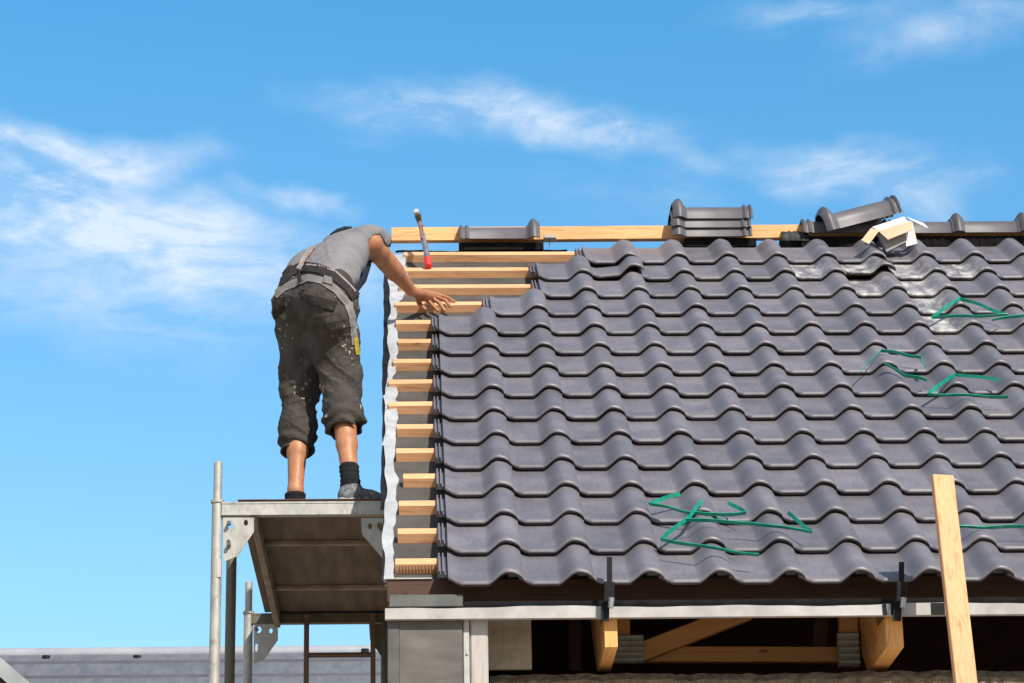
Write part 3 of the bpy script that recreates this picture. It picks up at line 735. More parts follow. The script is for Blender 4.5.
# ---------------------------------------------------------------- person: signed-distance modelling
def sdf_mesh(prims, lo, hi, h, post=None):
    lo = np.array(lo, float); n = np.ceil((np.array(hi)-lo)/h).astype(int)+1
    D = np.full(n, 1.0, np.float32)
    ax = [lo[i]+h*np.arange(n[i]) for i in range(3)]
    def sl(bmin, bmax):
        a = np.clip(np.floor((np.array(bmin)-lo)/h).astype(int), 0, n-1); b = np.clip(np.ceil((np.array(bmax)-lo)/h).astype(int)+1, 1, n)
        return tuple(slice(a[i], b[i]) for i in range(3))
    for p in prims:
        a, ra, b, rb, k = np.array(p[0]), p[1], np.array(p[2]), p[3], p[4]
        sub = len(p) > 5 and p[5]
        m = max(ra, rb)+max(k, .0)*1.3+.03
        S = sl(np.minimum(a, b)-m, np.maximum(a, b)+m)
        X = ax[0][S[0]][:, None, None]; Y = ax[1][S[1]][None, :, None]; Z = ax[2][S[2]][None, None, :]
        ba = b-a; L2 = max(ba @ ba, 1e-9)
        t = np.clip(((X-a[0])*ba[0]+(Y-a[1])*ba[1]+(Z-a[2])*ba[2])/L2, 0, 1)
        d = np.sqrt((X-a[0]-t*ba[0])**2+(Y-a[1]-t*ba[1])**2+(Z-a[2]-t*ba[2])**2)-(ra+(rb-ra)*t)
        d = d.astype(np.float32); c = D[S]
        if sub: D[S] = np.maximum(c, -d)
        else:
            if k > 0:
                hh = np.clip(.5+.5*(c-d)/k, 0, 1); D[S] = c*(1-hh)+d*hh-k*hh*(1-hh)
            else: D[S] = np.minimum(c, d)
    if post is not None:
        X, Y, Z = np.meshgrid(*ax, indexing='ij', sparse=True); D = post(D, X, Y, Z).astype(np.float32)
    ins = D < 0
    cnt = np.zeros(np.array(ins.shape)-1, np.int8)
    for i in (0, 1):
        for j in (0, 1):
            for k in (0, 1): cnt += ins[i:cnt.shape[0]+i, j:cnt.shape[1]+j, k:cnt.shape[2]+k]
    act = (cnt > 0) & (cnt < 8); idx = np.argwhere(act)
    vid = np.full(act.shape, -1, np.int64); vid[act] = np.arange(len(idx))
    acc = np.zeros((len(idx), 3)); w = np.zeros(len(idx))
    corners = [(i, j, k) for i in (0, 1) for j in (0, 1) for k in (0, 1)]
    for c0 in corners:
        for axn in range(3):
            if c0[axn]: continue
            c1 = list(c0); c1[axn] = 1
            d0 = D[idx[:, 0]+c0[0], idx[:, 1]+c0[1], idx[:, 2]+c0[2]]; d1 = D[idx[:, 0]+c1[0], idx[:, 1]+c1[1], idx[:, 2]+c1[2]]
            m = (d0 < 0) != (d1 < 0); t = np.where(m, d0/np.where(m, d0-d1, 1), 0)
            for q_ in range(3): acc[:, q_] += np.where(m, c0[q_]+(t if q_ == axn else 0), 0)
            w += m
    V = lo+(idx+acc/w[:, None])*h
    F = []
    for axn in range(3):
        o1, o2 = [(1, 2), (2, 0), (0, 1)][axn]
        s0 = [slice(None)]*3; s1 = [slice(None)]*3; s0[axn] = slice(0, -1); s1[axn] = slice(1, None)
        a, b = ins[tuple(s0)], ins[tuple(s1)]; E_ = np.argwhere(a != b)
        E_ = E_[(E_[:, o1] > 0) & (E_[:, o2] > 0) & (E_[:, o1] < act.shape[o1]) & (E_[:, o2] < act.shape[o2])]
        def g_(d1, d2):
            q_ = E_.copy(); q_[:, o1] -= d1; q_[:, o2] -= d2; return vid[q_[:, 0], q_[:, 1], q_[:, 2]]
        quad = np.stack([g_(0, 0), g_(1, 0), g_(1, 1), g_(0, 1)], 1)
        fl = ~a[E_[:, 0], E_[:, 1], E_[:, 2]]; quad[fl] = quad[fl][:, ::-1]
        F.append(quad)
    return V, np.concatenate(F)
def sdf_part(name, prims, mat, parent, h=.006, post=None, pad=.05):
    P = np.array([list(p[0]) for p in prims if not (len(p) > 5 and p[5])]+[list(p[2]) for p in prims if not (len(p) > 5 and p[5])]); rm = max(max(p[1], p[3]) for p in prims)+pad
    V, Fc = sdf_mesh(prims, P.min(0)-rm, P.max(0)+rm, h, post)
    off = np.zeros(3); p = parent
    while p is not None: off += np.array(p.location); p = p.parent
    me = bpy.data.meshes.new(name); V = V-off
    me.vertices.add(len(V)); me.vertices.foreach_set('co', V.astype(np.float32).ravel())
    me.loops.add(Fc.size); me.loops.foreach_set('vertex_index', Fc.astype(np.int32).ravel())
    me.polygons.add(len(Fc)); me.polygons.foreach_set('loop_start', np.arange(0, Fc.size, 4, dtype=np.int32)); me.polygons.foreach_set('loop_total', np.full(len(Fc), 4, np.int32))
    me.update(calc_edges=True); me.validate()
    me.polygons.foreach_set('use_smooth', np.ones(len(me.polygons), bool)); me.materials.append(mat)
    o = bpy.data.objects.new(name, me); COL.objects.link(o); o.parent = parent; return o
def c3(v): return np.array(v)

man = empty('person', (at(320, 500, 2.0).x, 2.0, zD), 'worker in grey t-shirt and dark rolled-up work trousers bending over the roof edge', 'person')
J = {}
J['hipL'] = at(295, 306, 2.20); J['hipR'] = at(333, 304, 2.05)
J['kneeL'] = at(300, 388, 2.26); J['kneeR'] = at(341, 382, 2.10)
J['ankL'] = at(295.5, 490, 2.16); J['ankR'] = at(350.5, 484, 1.90)
J['WL'] = at(300, 285, 2.26); J['WR'] = at(331, 288, 2.06)
J['ML'] = at(317, 268, 2.42); J['MR'] = at(338, 273, 2.18)
J['CL'] = at(340, 253, 2.58); J['CR'] = at(346, 256, 2.28)
J['SL'] = at(350, 246, 2.66); J['SR'] = at(368, 241, 2.36)
J['neck'] = at(357, 246, 2.62); J['head'] = at(346, 261, 2.76)
J['elR'] = at(386, 261, 2.56); J['wrR'] = at(411.5, 291.5, 2.80)
J['elL'] = at(346, 275, 2.80); J['wrL'] = at(343, 300, 2.62)
mid = lambda a, b, t=.5: a.lerp(b, t)
# right hand lying on the batten
bn = BN+.014
kn = [RA(428, 300.5, bn+.012), RA(432.5, 298.5, bn+.014), RA(436, 296.5, bn+.016), RA(438, 294.5, bn+.014)]
md = [RA(433, 306, bn+.006), RA(440, 303.5, bn+.008), RA(445.5, 300.5, bn+.008), RA(447.5, 297.5, bn+.006)]
tp = [RA(438, 310.5, bn-.009), RA(444.5, 310.5, bn-.009), RA(450.5, 306.5, bn-.006), RA(454.5, 301.5, bn-.005)]
J['wrR'] = at(411.5, 291, 2.83)
palm0 = J['wrR']
body = []
def A_(a, ra, b, rb, k=.02): body.append((c3(a), ra, c3(b), rb, k))
# torso and pelvis
A_(J['hipL'], .095, J['hipR'], .095); A_(J['WL'], .085, J['WR'], .085, .08); A_(J['ML'], .09, J['MR'], .09, .08); A_(J['CL'], .09, J['CR'], .09, .08); A_(J['SL'], .055, J['SR'], .055, .06)
nb = mid(J['SL'], J['SR']); A_(nb, .055, J['neck'], .052, .05); A_(J['neck'], .052, mid(J['neck'], J['head'], .6), .055, .03)
# head, face turned down and forward
hd = (J['head']-J['neck']).normalized(); fd = Vector((.45, .75, -.45)); fd = (fd-hd*fd.dot(hd)).normalized(); sd = hd.cross(fd)
hc = J['head']
A_(hc-fd*.02, .088, hc+fd*.02+hd*.01, .082, .03); A_(hc+fd*.03+hd*.06, .055, hc+fd*.055+hd*.09, .035, .04)
A_(hc+fd*.095-hd*.005, .010, hc+fd*.115+hd*.025, .014, .02)
for s in (-1, 1):
    A_(hc+sd*s*.083-fd*.012, .018, hc+sd*s*.086-fd*.02+hd*.025, .012, .01)
    A_(hc+sd*s*.032+fd*.088, .013, hc+sd*s*.036+fd*.088, .013, .008)
A_(hc+fd*.092+hd*.055-sd*.02, .008, hc+fd*.092+hd*.055+sd*.02, .008, .008)
# right arm
A_(J['SR'], .062, mid(J['SR'], J['elR']), .052, .04); A_(mid(J['SR'], J['elR']), .052, J['elR'], .043, .03)
A_(J['elR'], .043, mid(J['elR'], J['wrR'], .35), .044, .02); A_(mid(J['elR'], J['wrR'], .35), .044, J['wrR'], .027, .02)
A_(mid(J['SR'], J['elR'], .75), .044, mid(J['elR'], J['wrR'], .2), .046, .02)
for i in range(4):
    A_(J['wrR'], .020, kn[i], .0125, .012)
for i in range(4):
    r0 = [.0105, .011, .0105, .009][i]
    A_(kn[i], r0, md[i], r0*.92, .004); A_(md[i], r0*.92, tp[i], r0*.78, .002)
th0 = mid(J['wrR'], kn[0], .35); th1 = RA(419, 303, bn+.01); th2 = RA(425, 309, bn-.002)
A_(th0, .016, th1, .0125, .012); A_(th1, .012, th2, .0095, .003)
# left arm
A_(J['SL'], .058, J['elL'], .042, .04); A_(J['elL'], .043, J['wrL'], .027, .02)
lw = J['wrL']; ld = (J['wrL']-J['elL']).normalized(); ls = ld.cross(Vector((0, 0, 1))).normalized()
for i in range(4):
    k_ = lw+ld*.085+ls*(.02*(i-1.5)); A_(lw, .02, k_, .012, .012)
    m_ = k_+ld*.035+Vector((0, -.012, 0)); A_(k_, .0105, m_, .0095, .004); A_(m_, .0095, m_+ld*.022+Vector((0, -.016, 0)), .008, .002)
A_(lw+ld*.02-ls*.02, .015, lw+ld*.07-ls*.05, .011, .012); A_(lw+ld*.07-ls*.05, .011, lw+ld*.095-ls*.052, .009, .003)
# legs and feet
for s in 'LR':
    h_, k_, a_ = J['hip'+s], J['knee'+s], J['ank'+s]
    A_(h_, .092, k_, .055, .04); A_(k_, .055, mid(k_, a_, .3), .058, .03)
    A_(mid(k_, a_, .3), .057, mid(k_, a_, .62), .047, .02); A_(mid(k_, a_, .62), .046, a_, .034, .02)
    f = (Vector((.80, .38, 0)) if s == 'R' else Vector((.35, .9, 0))).normalized()
    az = Vector((a_.x, a_.y, zD+.045)); A_(a_, .034, az+f*.01, .032, .02); A_(az+f*.01, .032, az+f*.15, .024, .03)
sdf_part('body', body, M['skin'], man, .0055)
# shirt
def folds(amp, fx, seed=0):
    def fn(D, X, Y, Z):
        a = np.sin(X*fx[0]+Y*fx[1]+Z*fx[2]+seed+1.4*np.sin(X*17+Z*11+seed)+1.1*np.sin(Y*15-Z*9))
        b = np.sin(X*fx[0]*1.9-Y*fx[1]*1.3+Z*fx[2]*1.7+2*np.sin(Z*21+X*13))
        return D+amp*(a*.7+b*.3)*(.5+.5*np.sin(X*9+Z*13+seed))-amp*.9*(1-np.abs(np.sin(X*30+Z*34-Y*12+seed+1.6*np.sin(Z*12))))**3*(.5+.5*np.sin(X*12-Z*9+seed))
    return fn
sh = []
def S_(a, ra, b, rb, k=.05, sub=False): sh.append((c3(a), ra, c3(b), rb, k, sub))
wl_, wr_ = mid(J['WL'], J['ML'], .10), mid(J['WR'], J['MR'], .12)
S_(wl_, .098, wr_, .096); S_(J['ML'], .104, J['MR'], .104, .08); S_(at(309, 273, 2.34), .098, at(322, 272, 2.3), .098, .07); S_(J['CL'], .104, J['CR'], .106, .08); S_(J['SL'], .078, J['SR'], .074, .06)
slR = at(378, 240, 2.44); S_(J['SR']+Vector((0, .03, .012)), .070, slR, .062, .04)
S_(at(376, 246, 2.33), .054, at(390, 262, 2.46), .06, 0, True)
slL = mid(J['SL'], J['elL'], .55); S_(J['SL'], .075, slL, .07, .04); S_(slL, .06, slL+(J['elL']-J['SL']).normalized()*.06, .06, 0, True)
S_(mid(nb, J['neck'], .6), .068, J['neck'], .063, .03)
# loose front hanging down
sdf_part('shirt', sh, M['shirt'], man, .0065, folds(.0045, (38, 22, -46), 1))
# dark undershirt / apron front seen below the chest
bm = NB(); tube(bm, [at(371, 252, 2.46), at(366, 264, 2.44), at(361, 279, 2.36), at(354, 294, 2.22)], [.014, .026, .028, .010], 12); part('apron', bm, M['navy'], man, 'all')
bm = NB(); tube(bm, [at(380, 233, 2.42), at(385, 236, 2.43), at(388, 242, 2.44), at(389, 247, 2.45)], [.012, .022, .020, .008], 12); part('sleeve_shade', bm, M['navy'], man, 'all')  # navy roll standing in for the shade inside the sleeve opening
bm = NB(); tube(bm, [at(331, 234.5, 2.46), at(338, 231, 2.5), at(345, 228.5, 2.5), at(352, 227.5, 2.5)], [.006, .013, .012, .005], 10); part('collar', bm, M['navy'], man, 'all')
# hair
hr = [(c3(hc-fd*.030-hd*.01), .088, c3(hc-fd*.005-hd*.035), .084, .02)]
sdf_part('hair', hr, M['hair'], man, .007, folds(.003, (160, 140, 150), 3))
# trousers
tr_ = []
def T_(a, ra, b, rb, k=.05, sub=False): tr_.append((c3(a), ra, c3(b), rb, k, sub))
T_(J['WL'], .100, J['WR'], .096, .05); T_(J['hipL'], .100, J['hipR'], .108, .07); T_(mid(J['hipL'], J['hipR']), .09, mid(J['kneeL'], J['kneeR'], .45).lerp(J['hipR'], .3), .05, .06)
hemL, hemR = at(297, 444, 2.24), at(344, 423, 2.03)
T_(J['hipL'], .096, J['kneeL'], .089, .05); T_(J['hipR'], .106, J['kneeR'], .090, .05)
T_(J['kneeL'], .082, hemL, .082, .05); T_(J['kneeR'], .088, hemR, .084, .05)
T_(mid(J['kneeL'], hemL, .7), .084, hemL+Vector((0, 0, .02)), .090, .02); T_(mid(J['kneeR'], hemR, .6), .090, hemR+Vector((.0, 0, .015)), .094, .02)
# seat bulge and thigh pocket bulk
T_(at(318, 305, 2.02), .085, at(334, 322, 1.97), .08, .06); T_(at(346, 345, 2.05), .045, at(347, 372, 2.04), .045, .06)
zL, zR = at(296, 456, 2.15).z, at(344, 431, 1.95).z
def tpost(D, X, Y, Z):
    f = folds(.0065, (26, 18, 38), 2)(D, X, Y, Z)
    rg = np.sin(X*34-Z*58+Y*22+1.8*np.sin(Z*13+X*9)); f = f-.0055*(1-np.abs(rg))**3*(.5+.5*np.sin(Z*11+X*14))
    f = f+.004*np.sin(X*62-Z*48+2.2*np.sin(Z*16)+1.5*np.sin(X*23))*(.5+.5*np.sin(Z*8+1))
    # tighter gathers near the rolled hems
    xs = .5*(J['hipL'].x+J['hipR'].x)
    mx = .5*(hemL.x+hemR.x); zc2 = np.where(X < mx, zL, zR)
    near = np.exp(-((Z-zc2-.06)/.07)**2)
    f = f+.009*near*np.sin(Z*95+2.5*np.sin(X*21)+1.5*np.sin(Y*26))+.004*np.sin(Z*30+X*35)*np.sin(Y*30)
    cut = (zc2+.010*np.sin(X*40+Y*25))-Z
    f = np.maximum(f, cut)
    # hollow leg ends
    for (h_, r_) in ((hemL, .066), (hemR, .070)):
        k_ = J['kneeL'] if h_ is hemL else J['kneeR']; a_ = J['ankL'] if h_ is hemL else J['ankR']
        t_ = (Z-a_.z)/(k_.z-a_.z); cx = a_.x+(k_.x-a_.x)*t_; cy_ = a_.y+(k_.y-a_.y)*t_
        dd_ = np.maximum(np.sqrt((X-cx)**2+(Y-cy_)**2)-r_, Z-(zc2+.05))
        f = np.maximum(f, -dd_)
    return f
tro = sdf_part('trousers', tr_, M['trousers'], man, .0065, tpost)
# surface patches projected on the trousers: a strip of cloth following the real surface
bpy.context.view_layer.update()
from mathutils.bvhtree import BVHTree
dg = bpy.context.evaluated_depsgraph_get()
def tree(o):
    me = o.data; off = man.location
    return BVHTree.FromPolygons([v.co+off for v in me.vertices], [tuple(p.vertices) for p in me.polygons])
TT = tree(tro); ST_ = tree(bpy.data.objects['shirt'])
from mathutils.geometry import tessellate_polygon
def on_surface(px, py, trees):
    best = None
    for t in trees:
        h_ = t.ray_cast(CAM, ray(px, py).normalized())
        if h_[0] and (best is None or h_[3] < best[3]): best = h_
    return best
def patch(name, quad, mat, trees, nu=14, nv=8, lift=.004, th=.003, parent=man):
    # quad: four picture corners; the garment piece is laid on the garment surface below it
    bm = NB(); V = {}
    A, B, C2, D2 = [Vector(q_) for q_ in quad]
    for i in range(nu+1):
        for j in range(nv+1):
            p = A.lerp(B, i/nu).lerp(D2.lerp(C2, i/nu), j/nv); h_ = on_surface(p.x, p.y, trees)
            if h_: V[i, j] = bm.verts.new(h_[0]+h_[1]*lift)
    for i in range(nu):
        for j in range(nv):
            q_ = [V.get((i, j)), V.get((i+1, j)), V.get((i+1, j+1)), V.get((i, j+1))]
            if all(q_) and max((q_[a].co-q_[b].co).length for a in range(4) for b in range(4)) < .09: bm.faces.new(q_)
    bmesh.ops.solidify(bm, geom=bm.faces[:], thickness=-th)
    loose = [v for v in bm.verts if not v.link_faces]; bmesh.ops.delete(bm, geom=loose, context='VERTS')
    return part(name, bm, mat, parent, 'all')
def strip(name, pts, w, mat, trees, parent=man, lift=.004, th=.003):
    # ribbon along a picture polyline, w pixels wide
    bm = NB(); prev = None; P = [Vector(p) for p in pts]; L = []
    for a, b in zip(P, P[1:]):
        for i in range(8): L.append(a.lerp(b, i/8))
    L.append(P[-1])
    for i, p in enumerate(L):
        d_ = (L[min(i+1, len(L)-1)]-L[max(i-1, 0)]).normalized(); nrm = Vector((-d_.y, d_.x)); row = []
        for j in range(4):
            q_ = p+nrm*w*(j/3-.5); h_ = on_surface(q_.x, q_.y, trees)
            row.append(bm.verts.new(h_[0]+h_[1]*lift) if h_ else None)
        if prev:
            for j in range(3):
                f4 = [prev[j], prev[j+1], row[j+1], row[j]]
                if all(f4) and max((f4[a].co-f4[b].co).length for a in range(4) for b in range(4)) < .08: bm.faces.new(f4)
        prev = row
    bmesh.ops.solidify(bm, geom=bm.faces[:], thickness=-th)
    bmesh.ops.delete(bm, geom=[v for v in bm.verts if not v.link_faces], context='VERTS')
    return part(name, bm, mat, parent, 'all')
both = [TT, ST_]
strip('waist_belt', [(279, 283), (290, 273), (303, 267), (318, 269), (333, 275), (348, 287), (355, 297)], 9, M['belt'], both, lift=.007, th=.005)
strip('waistband', [(275, 296), (283, 289), (296, 283), (308, 278), (322, 281), (336, 290), (347, 303), (352, 318)], 7, M['trim'], both, lift=.005, th=.004)
strip('shirt_hem', [(306, 265.5), (320, 266.5), (335, 272), (349, 285), (355, 292)], 1.6, M['strap_pink'], both, lift=.007)
br = strip('braces', [(300, 270), (304, 261), (312, 250), (319, 241)], 5, M['strap_pink'], both, lift=.011, th=.003)
strip('belt_loop', [(302, 284), (300, 270)], 3.5, M['belt'], both, lift=.013)
patch('belt_buckle', [(324, 276), (333, 279), (332, 286), (323, 284)], M['trim'], both, 6, 6, .010, .004)
patch('back_pocket', [(299, 293), (337, 303), (334, 313), (304, 301)], M['trousers'], [TT], 16, 8, .009, .008)
patch('back_pocket', [(276, 300), (287, 297), (283, 312), (274, 320)], M['trousers'], [TT], 8, 8, .009, .008)
patch('side_stripe', [(346, 300), (352, 302), (358, 345), (352, 345)], M['trim'], [TT], 4, 22, .004, .003)
patch('folding_rule', [(353, 338), (357, 338), (359, 355), (355, 355)], M['yellow'], [TT], 4, 8, .006, .005)
# socks and shoes
for s, f in (('R', Vector((.80, .38, 0)).normalized()), ('L', Vector((.35, .9, 0)).normalized())):
    a_ = J['ank'+s]; up_ = (J['knee'+s]-a_).normalized(); az = Vector((a_.x, a_.y, zD+.05))
    hgt = .085 if s == 'R' else -.035
    sk = [(c3(a_+up_*hgt), .0455, c3(a_), .041, .01), (c3(a_), .041, c3(az-f*.01), .043, .02)]
    sdf_part('sock', sk, M['sock'], man, .005, lambda D, X, Y, Z: np.maximum(D+.0015*np.sin(Z*260), (Z-(a_.z+hgt+.02))))
    S0 = []
    hl, toe = az-f*.018, az+f*.205
    S0.append((c3(hl+Vector((0, 0, -.008))), .042, c3(az+Vector((0, 0, .0))), .048, .02)); S0.append((c3(az+f*.03+Vector((0, 0, -.006))), .046, c3(az+f*.10-Vector((0, 0, .018))), .040, .03)); S0.append((c3(az+f*.10-Vector((0, 0, .016))), .042, c3(toe-Vector((0, 0, .022))), .030, .03))
    S0.append((c3(az+Vector((0, 0, .035))), .047, c3(az+Vector((0, 0, .02))), .049, .01))
    S0.append((c3(a_+up_*.035), .043, c3(a_+up_*.10), .043, 0, True))
    sho = sdf_part('shoe', S0, M['shoe'], man, .005, lambda D, X, Y, Z: np.maximum(D, (zD+.016)-Z))
    S1 = [(c3(hl-Vector((0, 0, .03))), .046, c3(az+f*.05-Vector((0, 0, .03))), .044, .02), (c3(az+f*.06-Vector((0, 0, .03))), .046, c3(toe-Vector((0, 0, .03))), .038, .02)]
    sdf_part('sole', S1, M['sole'], sho, .005, lambda D, X, Y, Z: np.maximum(D, np.maximum((zD+.001)-Z, Z-(zD+.024+.004*np.sin(X*90)))))
    bm = NB(); sdv0 = f.cross(Vector((0, 0, 1)))
    for sg in (-1, 1):
        for i_ in range(3):
            b_ = az+f*(.02+.04*i_)+sdv0*sg*.047; tube(bm, [b_+Vector((0, 0, -.03)), b_+f*.018+sdv0*sg*(-.008-.003*i_)+Vector((0, 0, .008-.008*i_))], .0045, 6)
    part('side_stripes', bm, M['sole'], sho, 'all')
    bm = NB(); sdv = f.cross(Vector((0, 0, 1)))
    for i in range(4):
        c = az+f*(.035+.024*i)+Vector((0, 0, .042-.010*i)); tube(bm, [c-sdv*.03-Vector((0, 0, .012)), c, c+sdv*.03-Vector((0, 0, .012))], .003, 6)
    part('laces', bm, M['sole'], sho, 'all')

# ---------------------------------------------------------------- neighbours
def far_roof():
    Y = 30.0
    a, b = at(-40, 650.5, Y), at(470, 652.5, Y); t = empty('neighbour_house', ((a.x+b.x)/2, Y, 0), 'distant house with long blue-grey roof along the bottom left', 'house')
    z = (a.z+b.z)/2
    bm = NB(); prism(bm, [(a.x-3, Y, z), (a.x-3, Y-4, z-2.0), (a.x-3, Y-4, z-2.15), (a.x-3, Y, z-.15), (a.x-3, Y+4, z-2.15), (a.x-3, Y+4, z-2.0)], (b.x-a.x+8, 0, 0))
    rf = part('roof', bm, M['far_roof'], t)
    bm = NB(); tube(bm, [(a.x-3, Y, z-.03), (b.x+5, Y, z-.03)], .11, 10); part('ridge_cap', bm, M['far_ridge'], t, 40)
    bm = NB(); box(bm, a.x-2.6, b.x+4.6, Y-3.6, Y+3.6, 0, z-2.0); part('wall', bm, M['render'], t)
    for px in (46, 137, 365):
        p = at(px, 657, Y-.25); bm = NB(); tube(bm, [(p.x, Y-.25, p.z-.2), (p.x, Y-.25, p.z+(.02 if px < 300 else .12))], .06, 8); part('vent_pipe', bm, M['black'], t, 40)
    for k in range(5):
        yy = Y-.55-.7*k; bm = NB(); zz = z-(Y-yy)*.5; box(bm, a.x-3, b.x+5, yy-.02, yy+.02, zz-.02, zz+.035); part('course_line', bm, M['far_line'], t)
M['far_roof'] = simple('far_roof_tiles', (.10, .105, .125), (.14, .145, .165), 2.2, .6, bmp=.3, bd=.05, stretch=(3, 1, 1))
M['far_ridge'] = simple('far_ridge_cap', (.24, .25, .29), (.32, .33, .36), 2, .6, bmp=0)
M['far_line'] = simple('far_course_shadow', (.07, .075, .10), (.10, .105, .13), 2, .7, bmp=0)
M['verge'] = simple('pale_verge', (.24, .27, .27), (.32, .35, .35), 5, .6, bmp=0)
M['dark_gable'] = simple('dark_gable_boards', (.03, .015, .012), (.06, .03, .022), 6, .8, bmp=.2)
far_roof()
Y = 18.0
g0, g1 = at(-8, 650, Y), at(38, 690, Y)
t = empty('gable_house', (g0.x-1, Y, 0), 'nearer neighbour gable with pale verge board in the bottom left corner', 'house')
bm = NB(); dv = (g1-g0); e_ = g0+dv*4; a_ = g0-dv*.4
prism(bm, [a_, e_, e_+Vector((0, 0, -.20)), a_+Vector((0, 0, -.20))], (0, .05, 0)); part('verge_board', bm, M['verge'], t)
bm = NB(); prism(bm, [(a_.x, Y+.06, a_.z-.1), (e_.x, Y+.06, e_.z-.1), (e_.x-.2, Y+.06, 0), (a_.x-2, Y+.06, 0), (a_.x-2, Y+.06, a_.z-2)], (0, 6, 0)); part('gable_wall', bm, M['dark_gable'], t)

# ---------------------------------------------------------------- ground
m, nt, bs = newmat('sandy_ground')
f = noise(nt, .6, 8); c = ramp(nt, f, [(.35, (.30, .23, .16)), (.6, (.42, .34, .25))]); nt.links.new(c, bs.inputs['Base Color']); bs.inputs['Roughness'].default_value = .95
bm = NB(); bmesh.ops.create_grid(bm, x_segments=2, y_segments=2, size=900)
o = link_mesh('ground', bm, m); o['kind'] = 'structure'

# ---------------------------------------------------------------- sky, clouds, sun
SUN_EL, SUN_AZ = R(40), R(28)          # azimuth measured from the viewer's back towards the right
sd_ = Vector((math.sin(SUN_AZ)*math.cos(SUN_EL), -math.cos(SUN_AZ)*math.cos(SUN_EL), math.sin(SUN_EL)))
w = bpy.data.worlds.new('World'); sc.world = w; w.use_nodes = True; nt = w.node_tree; bg = nt.nodes['Background']
sky = nt.nodes.new('ShaderNodeTexSky'); sky.sky_type = 'NISHITA'; sky.sun_disc = False
sky.sun_elevation = SUN_EL; sky.sun_rotation = math.atan2(sd_.x, sd_.y)
sky.air_density = 1.0; sky.dust_density = .3; sky.ozone_density = 2.5
tc = nt.nodes.new('ShaderNodeTexCoord'); dirv = tc.outputs['Generated']
def vm(op, a, b=None, s=None):
    n = nt.nodes.new('ShaderNodeVectorMath'); n.operation = op
    for i, v in enumerate((a, b)):
        if v is None: continue
        if isinstance(v, bpy.types.NodeSocket): nt.links.new(v, n.inputs[i])
        else: n.inputs[i].default_value = v
    return n
def mt(op, a, b=None, c=None, clamp=False):
    n = nt.nodes.new('ShaderNodeMath'); n.operation = op; n.use_clamp = clamp
    for i, v in enumerate((a, b, c)):
        if v is None: continue
        if isinstance(v, bpy.types.NodeSocket): nt.links.new(v, n.inputs[i])
        else: n.inputs[i].default_value = v
    return n.outputs[0]
# azimuth / elevation of a direction
sep = nt.nodes.new('ShaderNodeSeparateXYZ'); nt.links.new(dirv, sep.inputs[0])
az_ = mt('ARCTAN2', sep.outputs['X'], sep.outputs['Y']); el_ = mt('ARCSINE', sep.outputs['Z'])
cmb = nt.nodes.new('ShaderNodeCombineXYZ'); nt.links.new(az_, cmb.inputs[0]); nt.links.new(el_, cmb.inputs[1])
ae = cmb.outputs[0]
wn = nt.nodes.new('ShaderNodeTexNoise'); wn.inputs['Scale'].default_value = 16; wn.inputs['Detail'].default_value = 4; nt.links.new(ae, wn.inputs['Vector'])
wv = vm('SCALE', vm('SUBTRACT', wn.outputs['Color'], (.5, .5, .5)).outputs[0]); wv.inputs['Scale'].default_value = .055
aew = vm('ADD', ae, vm('MULTIPLY', wv.outputs[0], (1.6, .8, 0)).outputs[0]).outputs[0]
wisp = noise(nt, 13, 10, ae, (1, 2.8, 1), .60, 1.0)
soft = noise(nt, 55, 8, ae, (1, 2.2, 1), .62, .8)
tex = mt('ADD', mt('MULTIPLY', wisp, .7), mt('MULTIPLY', soft, .3))
CL = [(75, 155, 130, 22, .95, .04), (150, 238, 200, 42, .85, .12), (50, 220, 130, 50, .5, 0), (285, 193, 50, 13, .5, 0), (470, 120, 150, 26, .72, .10), (590, 132, 90, 22, .45, .05),
      (690, 165, 60, 14, .30, .1), (860, 165, 110, 26, .7, .15), (905, 205, 70, 22, .4, .3), (965, 30, 120, 30, .45, -.05), (820, 6, 110, 14, .35, -.05), (220, 290, 200, 60, .32, 0), (640, 200, 90, 30, .15, 0), (40, 300, 110, 40, .34, 0)]
tot = None
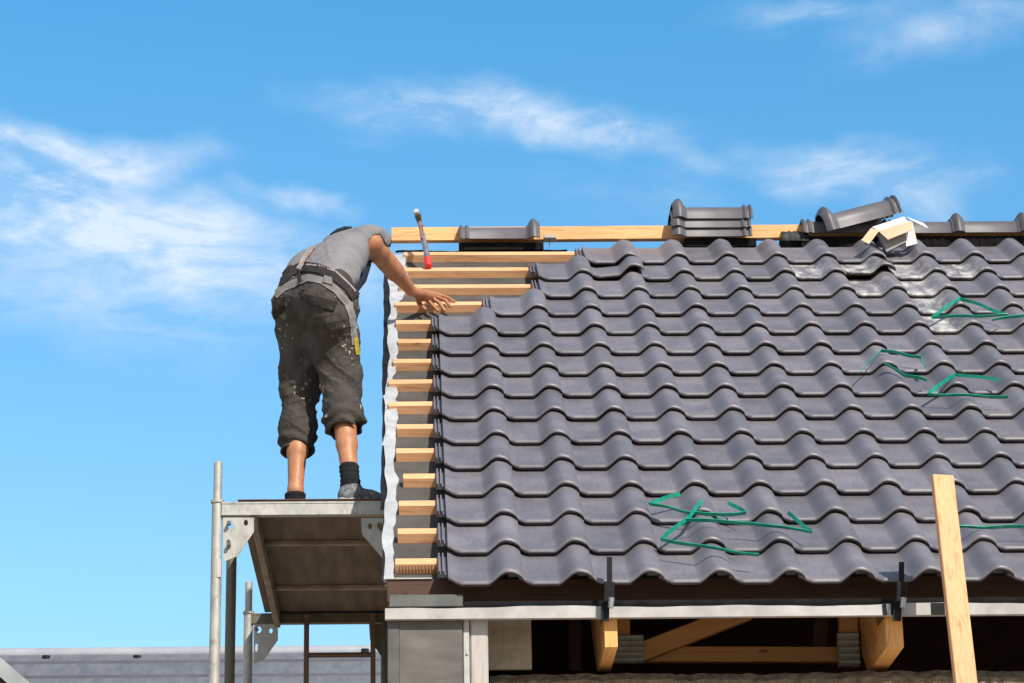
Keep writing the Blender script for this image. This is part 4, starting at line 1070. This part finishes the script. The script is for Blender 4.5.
for (px, py, rx, ry, s, rot) in CL:
    d_ = ray(px, py).normalized(); a0, e0_ = math.atan2(d_.x, d_.y), math.asin(d_.z)
    mp = nt.nodes.new('ShaderNodeMapping'); mp.vector_type = 'TEXTURE'
    mp.inputs['Location'].default_value = (a0, e0_, 0); mp.inputs['Rotation'].default_value = (0, 0, -rot); mp.inputs['Scale'].default_value = (rx/FPX*1.15, ry/FPX*1.15, 1)
    nt.links.new(aew, mp.inputs['Vector']); ln = vm('LENGTH', mp.outputs['Vector'])
    v = mt('SUBTRACT', 1.35, ln.outputs['Value'], clamp=True); v = mt('MULTIPLY', mt('POWER', v, 1.5), s)
    tot = v if tot is None else mt('ADD', tot, v)
mask = mt('MULTIPLY', tot, mt('MULTIPLY_ADD', mt('SUBTRACT', tex, .41, clamp=True), 3.5, .20), clamp=True)
mask = mt('MINIMUM', mt('MULTIPLY', mask, .85), .68)
elr = nt.nodes.new('ShaderNodeMapRange'); nt.links.new(el_, elr.inputs[0]); elr.inputs[1].default_value = .16; elr.inputs[2].default_value = .46
tc2 = mix(nt, elr.outputs[0], (1.22, 1.44, 1.38), (.58, 1.50, 1.70))
tint = mix(nt, 1.0, sky.outputs[0], tc2, 'MULTIPLY')
# unseen white veil added overhead and behind the viewer, to neutralise the fill light
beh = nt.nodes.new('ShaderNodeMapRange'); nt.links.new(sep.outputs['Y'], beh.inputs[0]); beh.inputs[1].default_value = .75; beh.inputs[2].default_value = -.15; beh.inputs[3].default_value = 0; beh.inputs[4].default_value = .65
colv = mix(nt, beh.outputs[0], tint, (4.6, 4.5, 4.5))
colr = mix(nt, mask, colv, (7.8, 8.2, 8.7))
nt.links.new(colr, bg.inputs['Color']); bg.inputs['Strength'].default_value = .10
sl_ = bpy.data.lights.new('sun', 'SUN'); sl_.energy = 4.5; sl_.angle = R(.5); sl_.color = (1, .93, .82)
so = bpy.data.objects.new('sun', sl_); COL.objects.link(so); so.rotation_euler = sd_.to_track_quat('Z', 'Y').to_euler()
vs_ = sc.view_settings; vs_.view_transform = 'Standard'; vs_.look = 'None'; vs_.gamma = 1; vs_.exposure = 0.35
sc.render.engine = 'CYCLES'
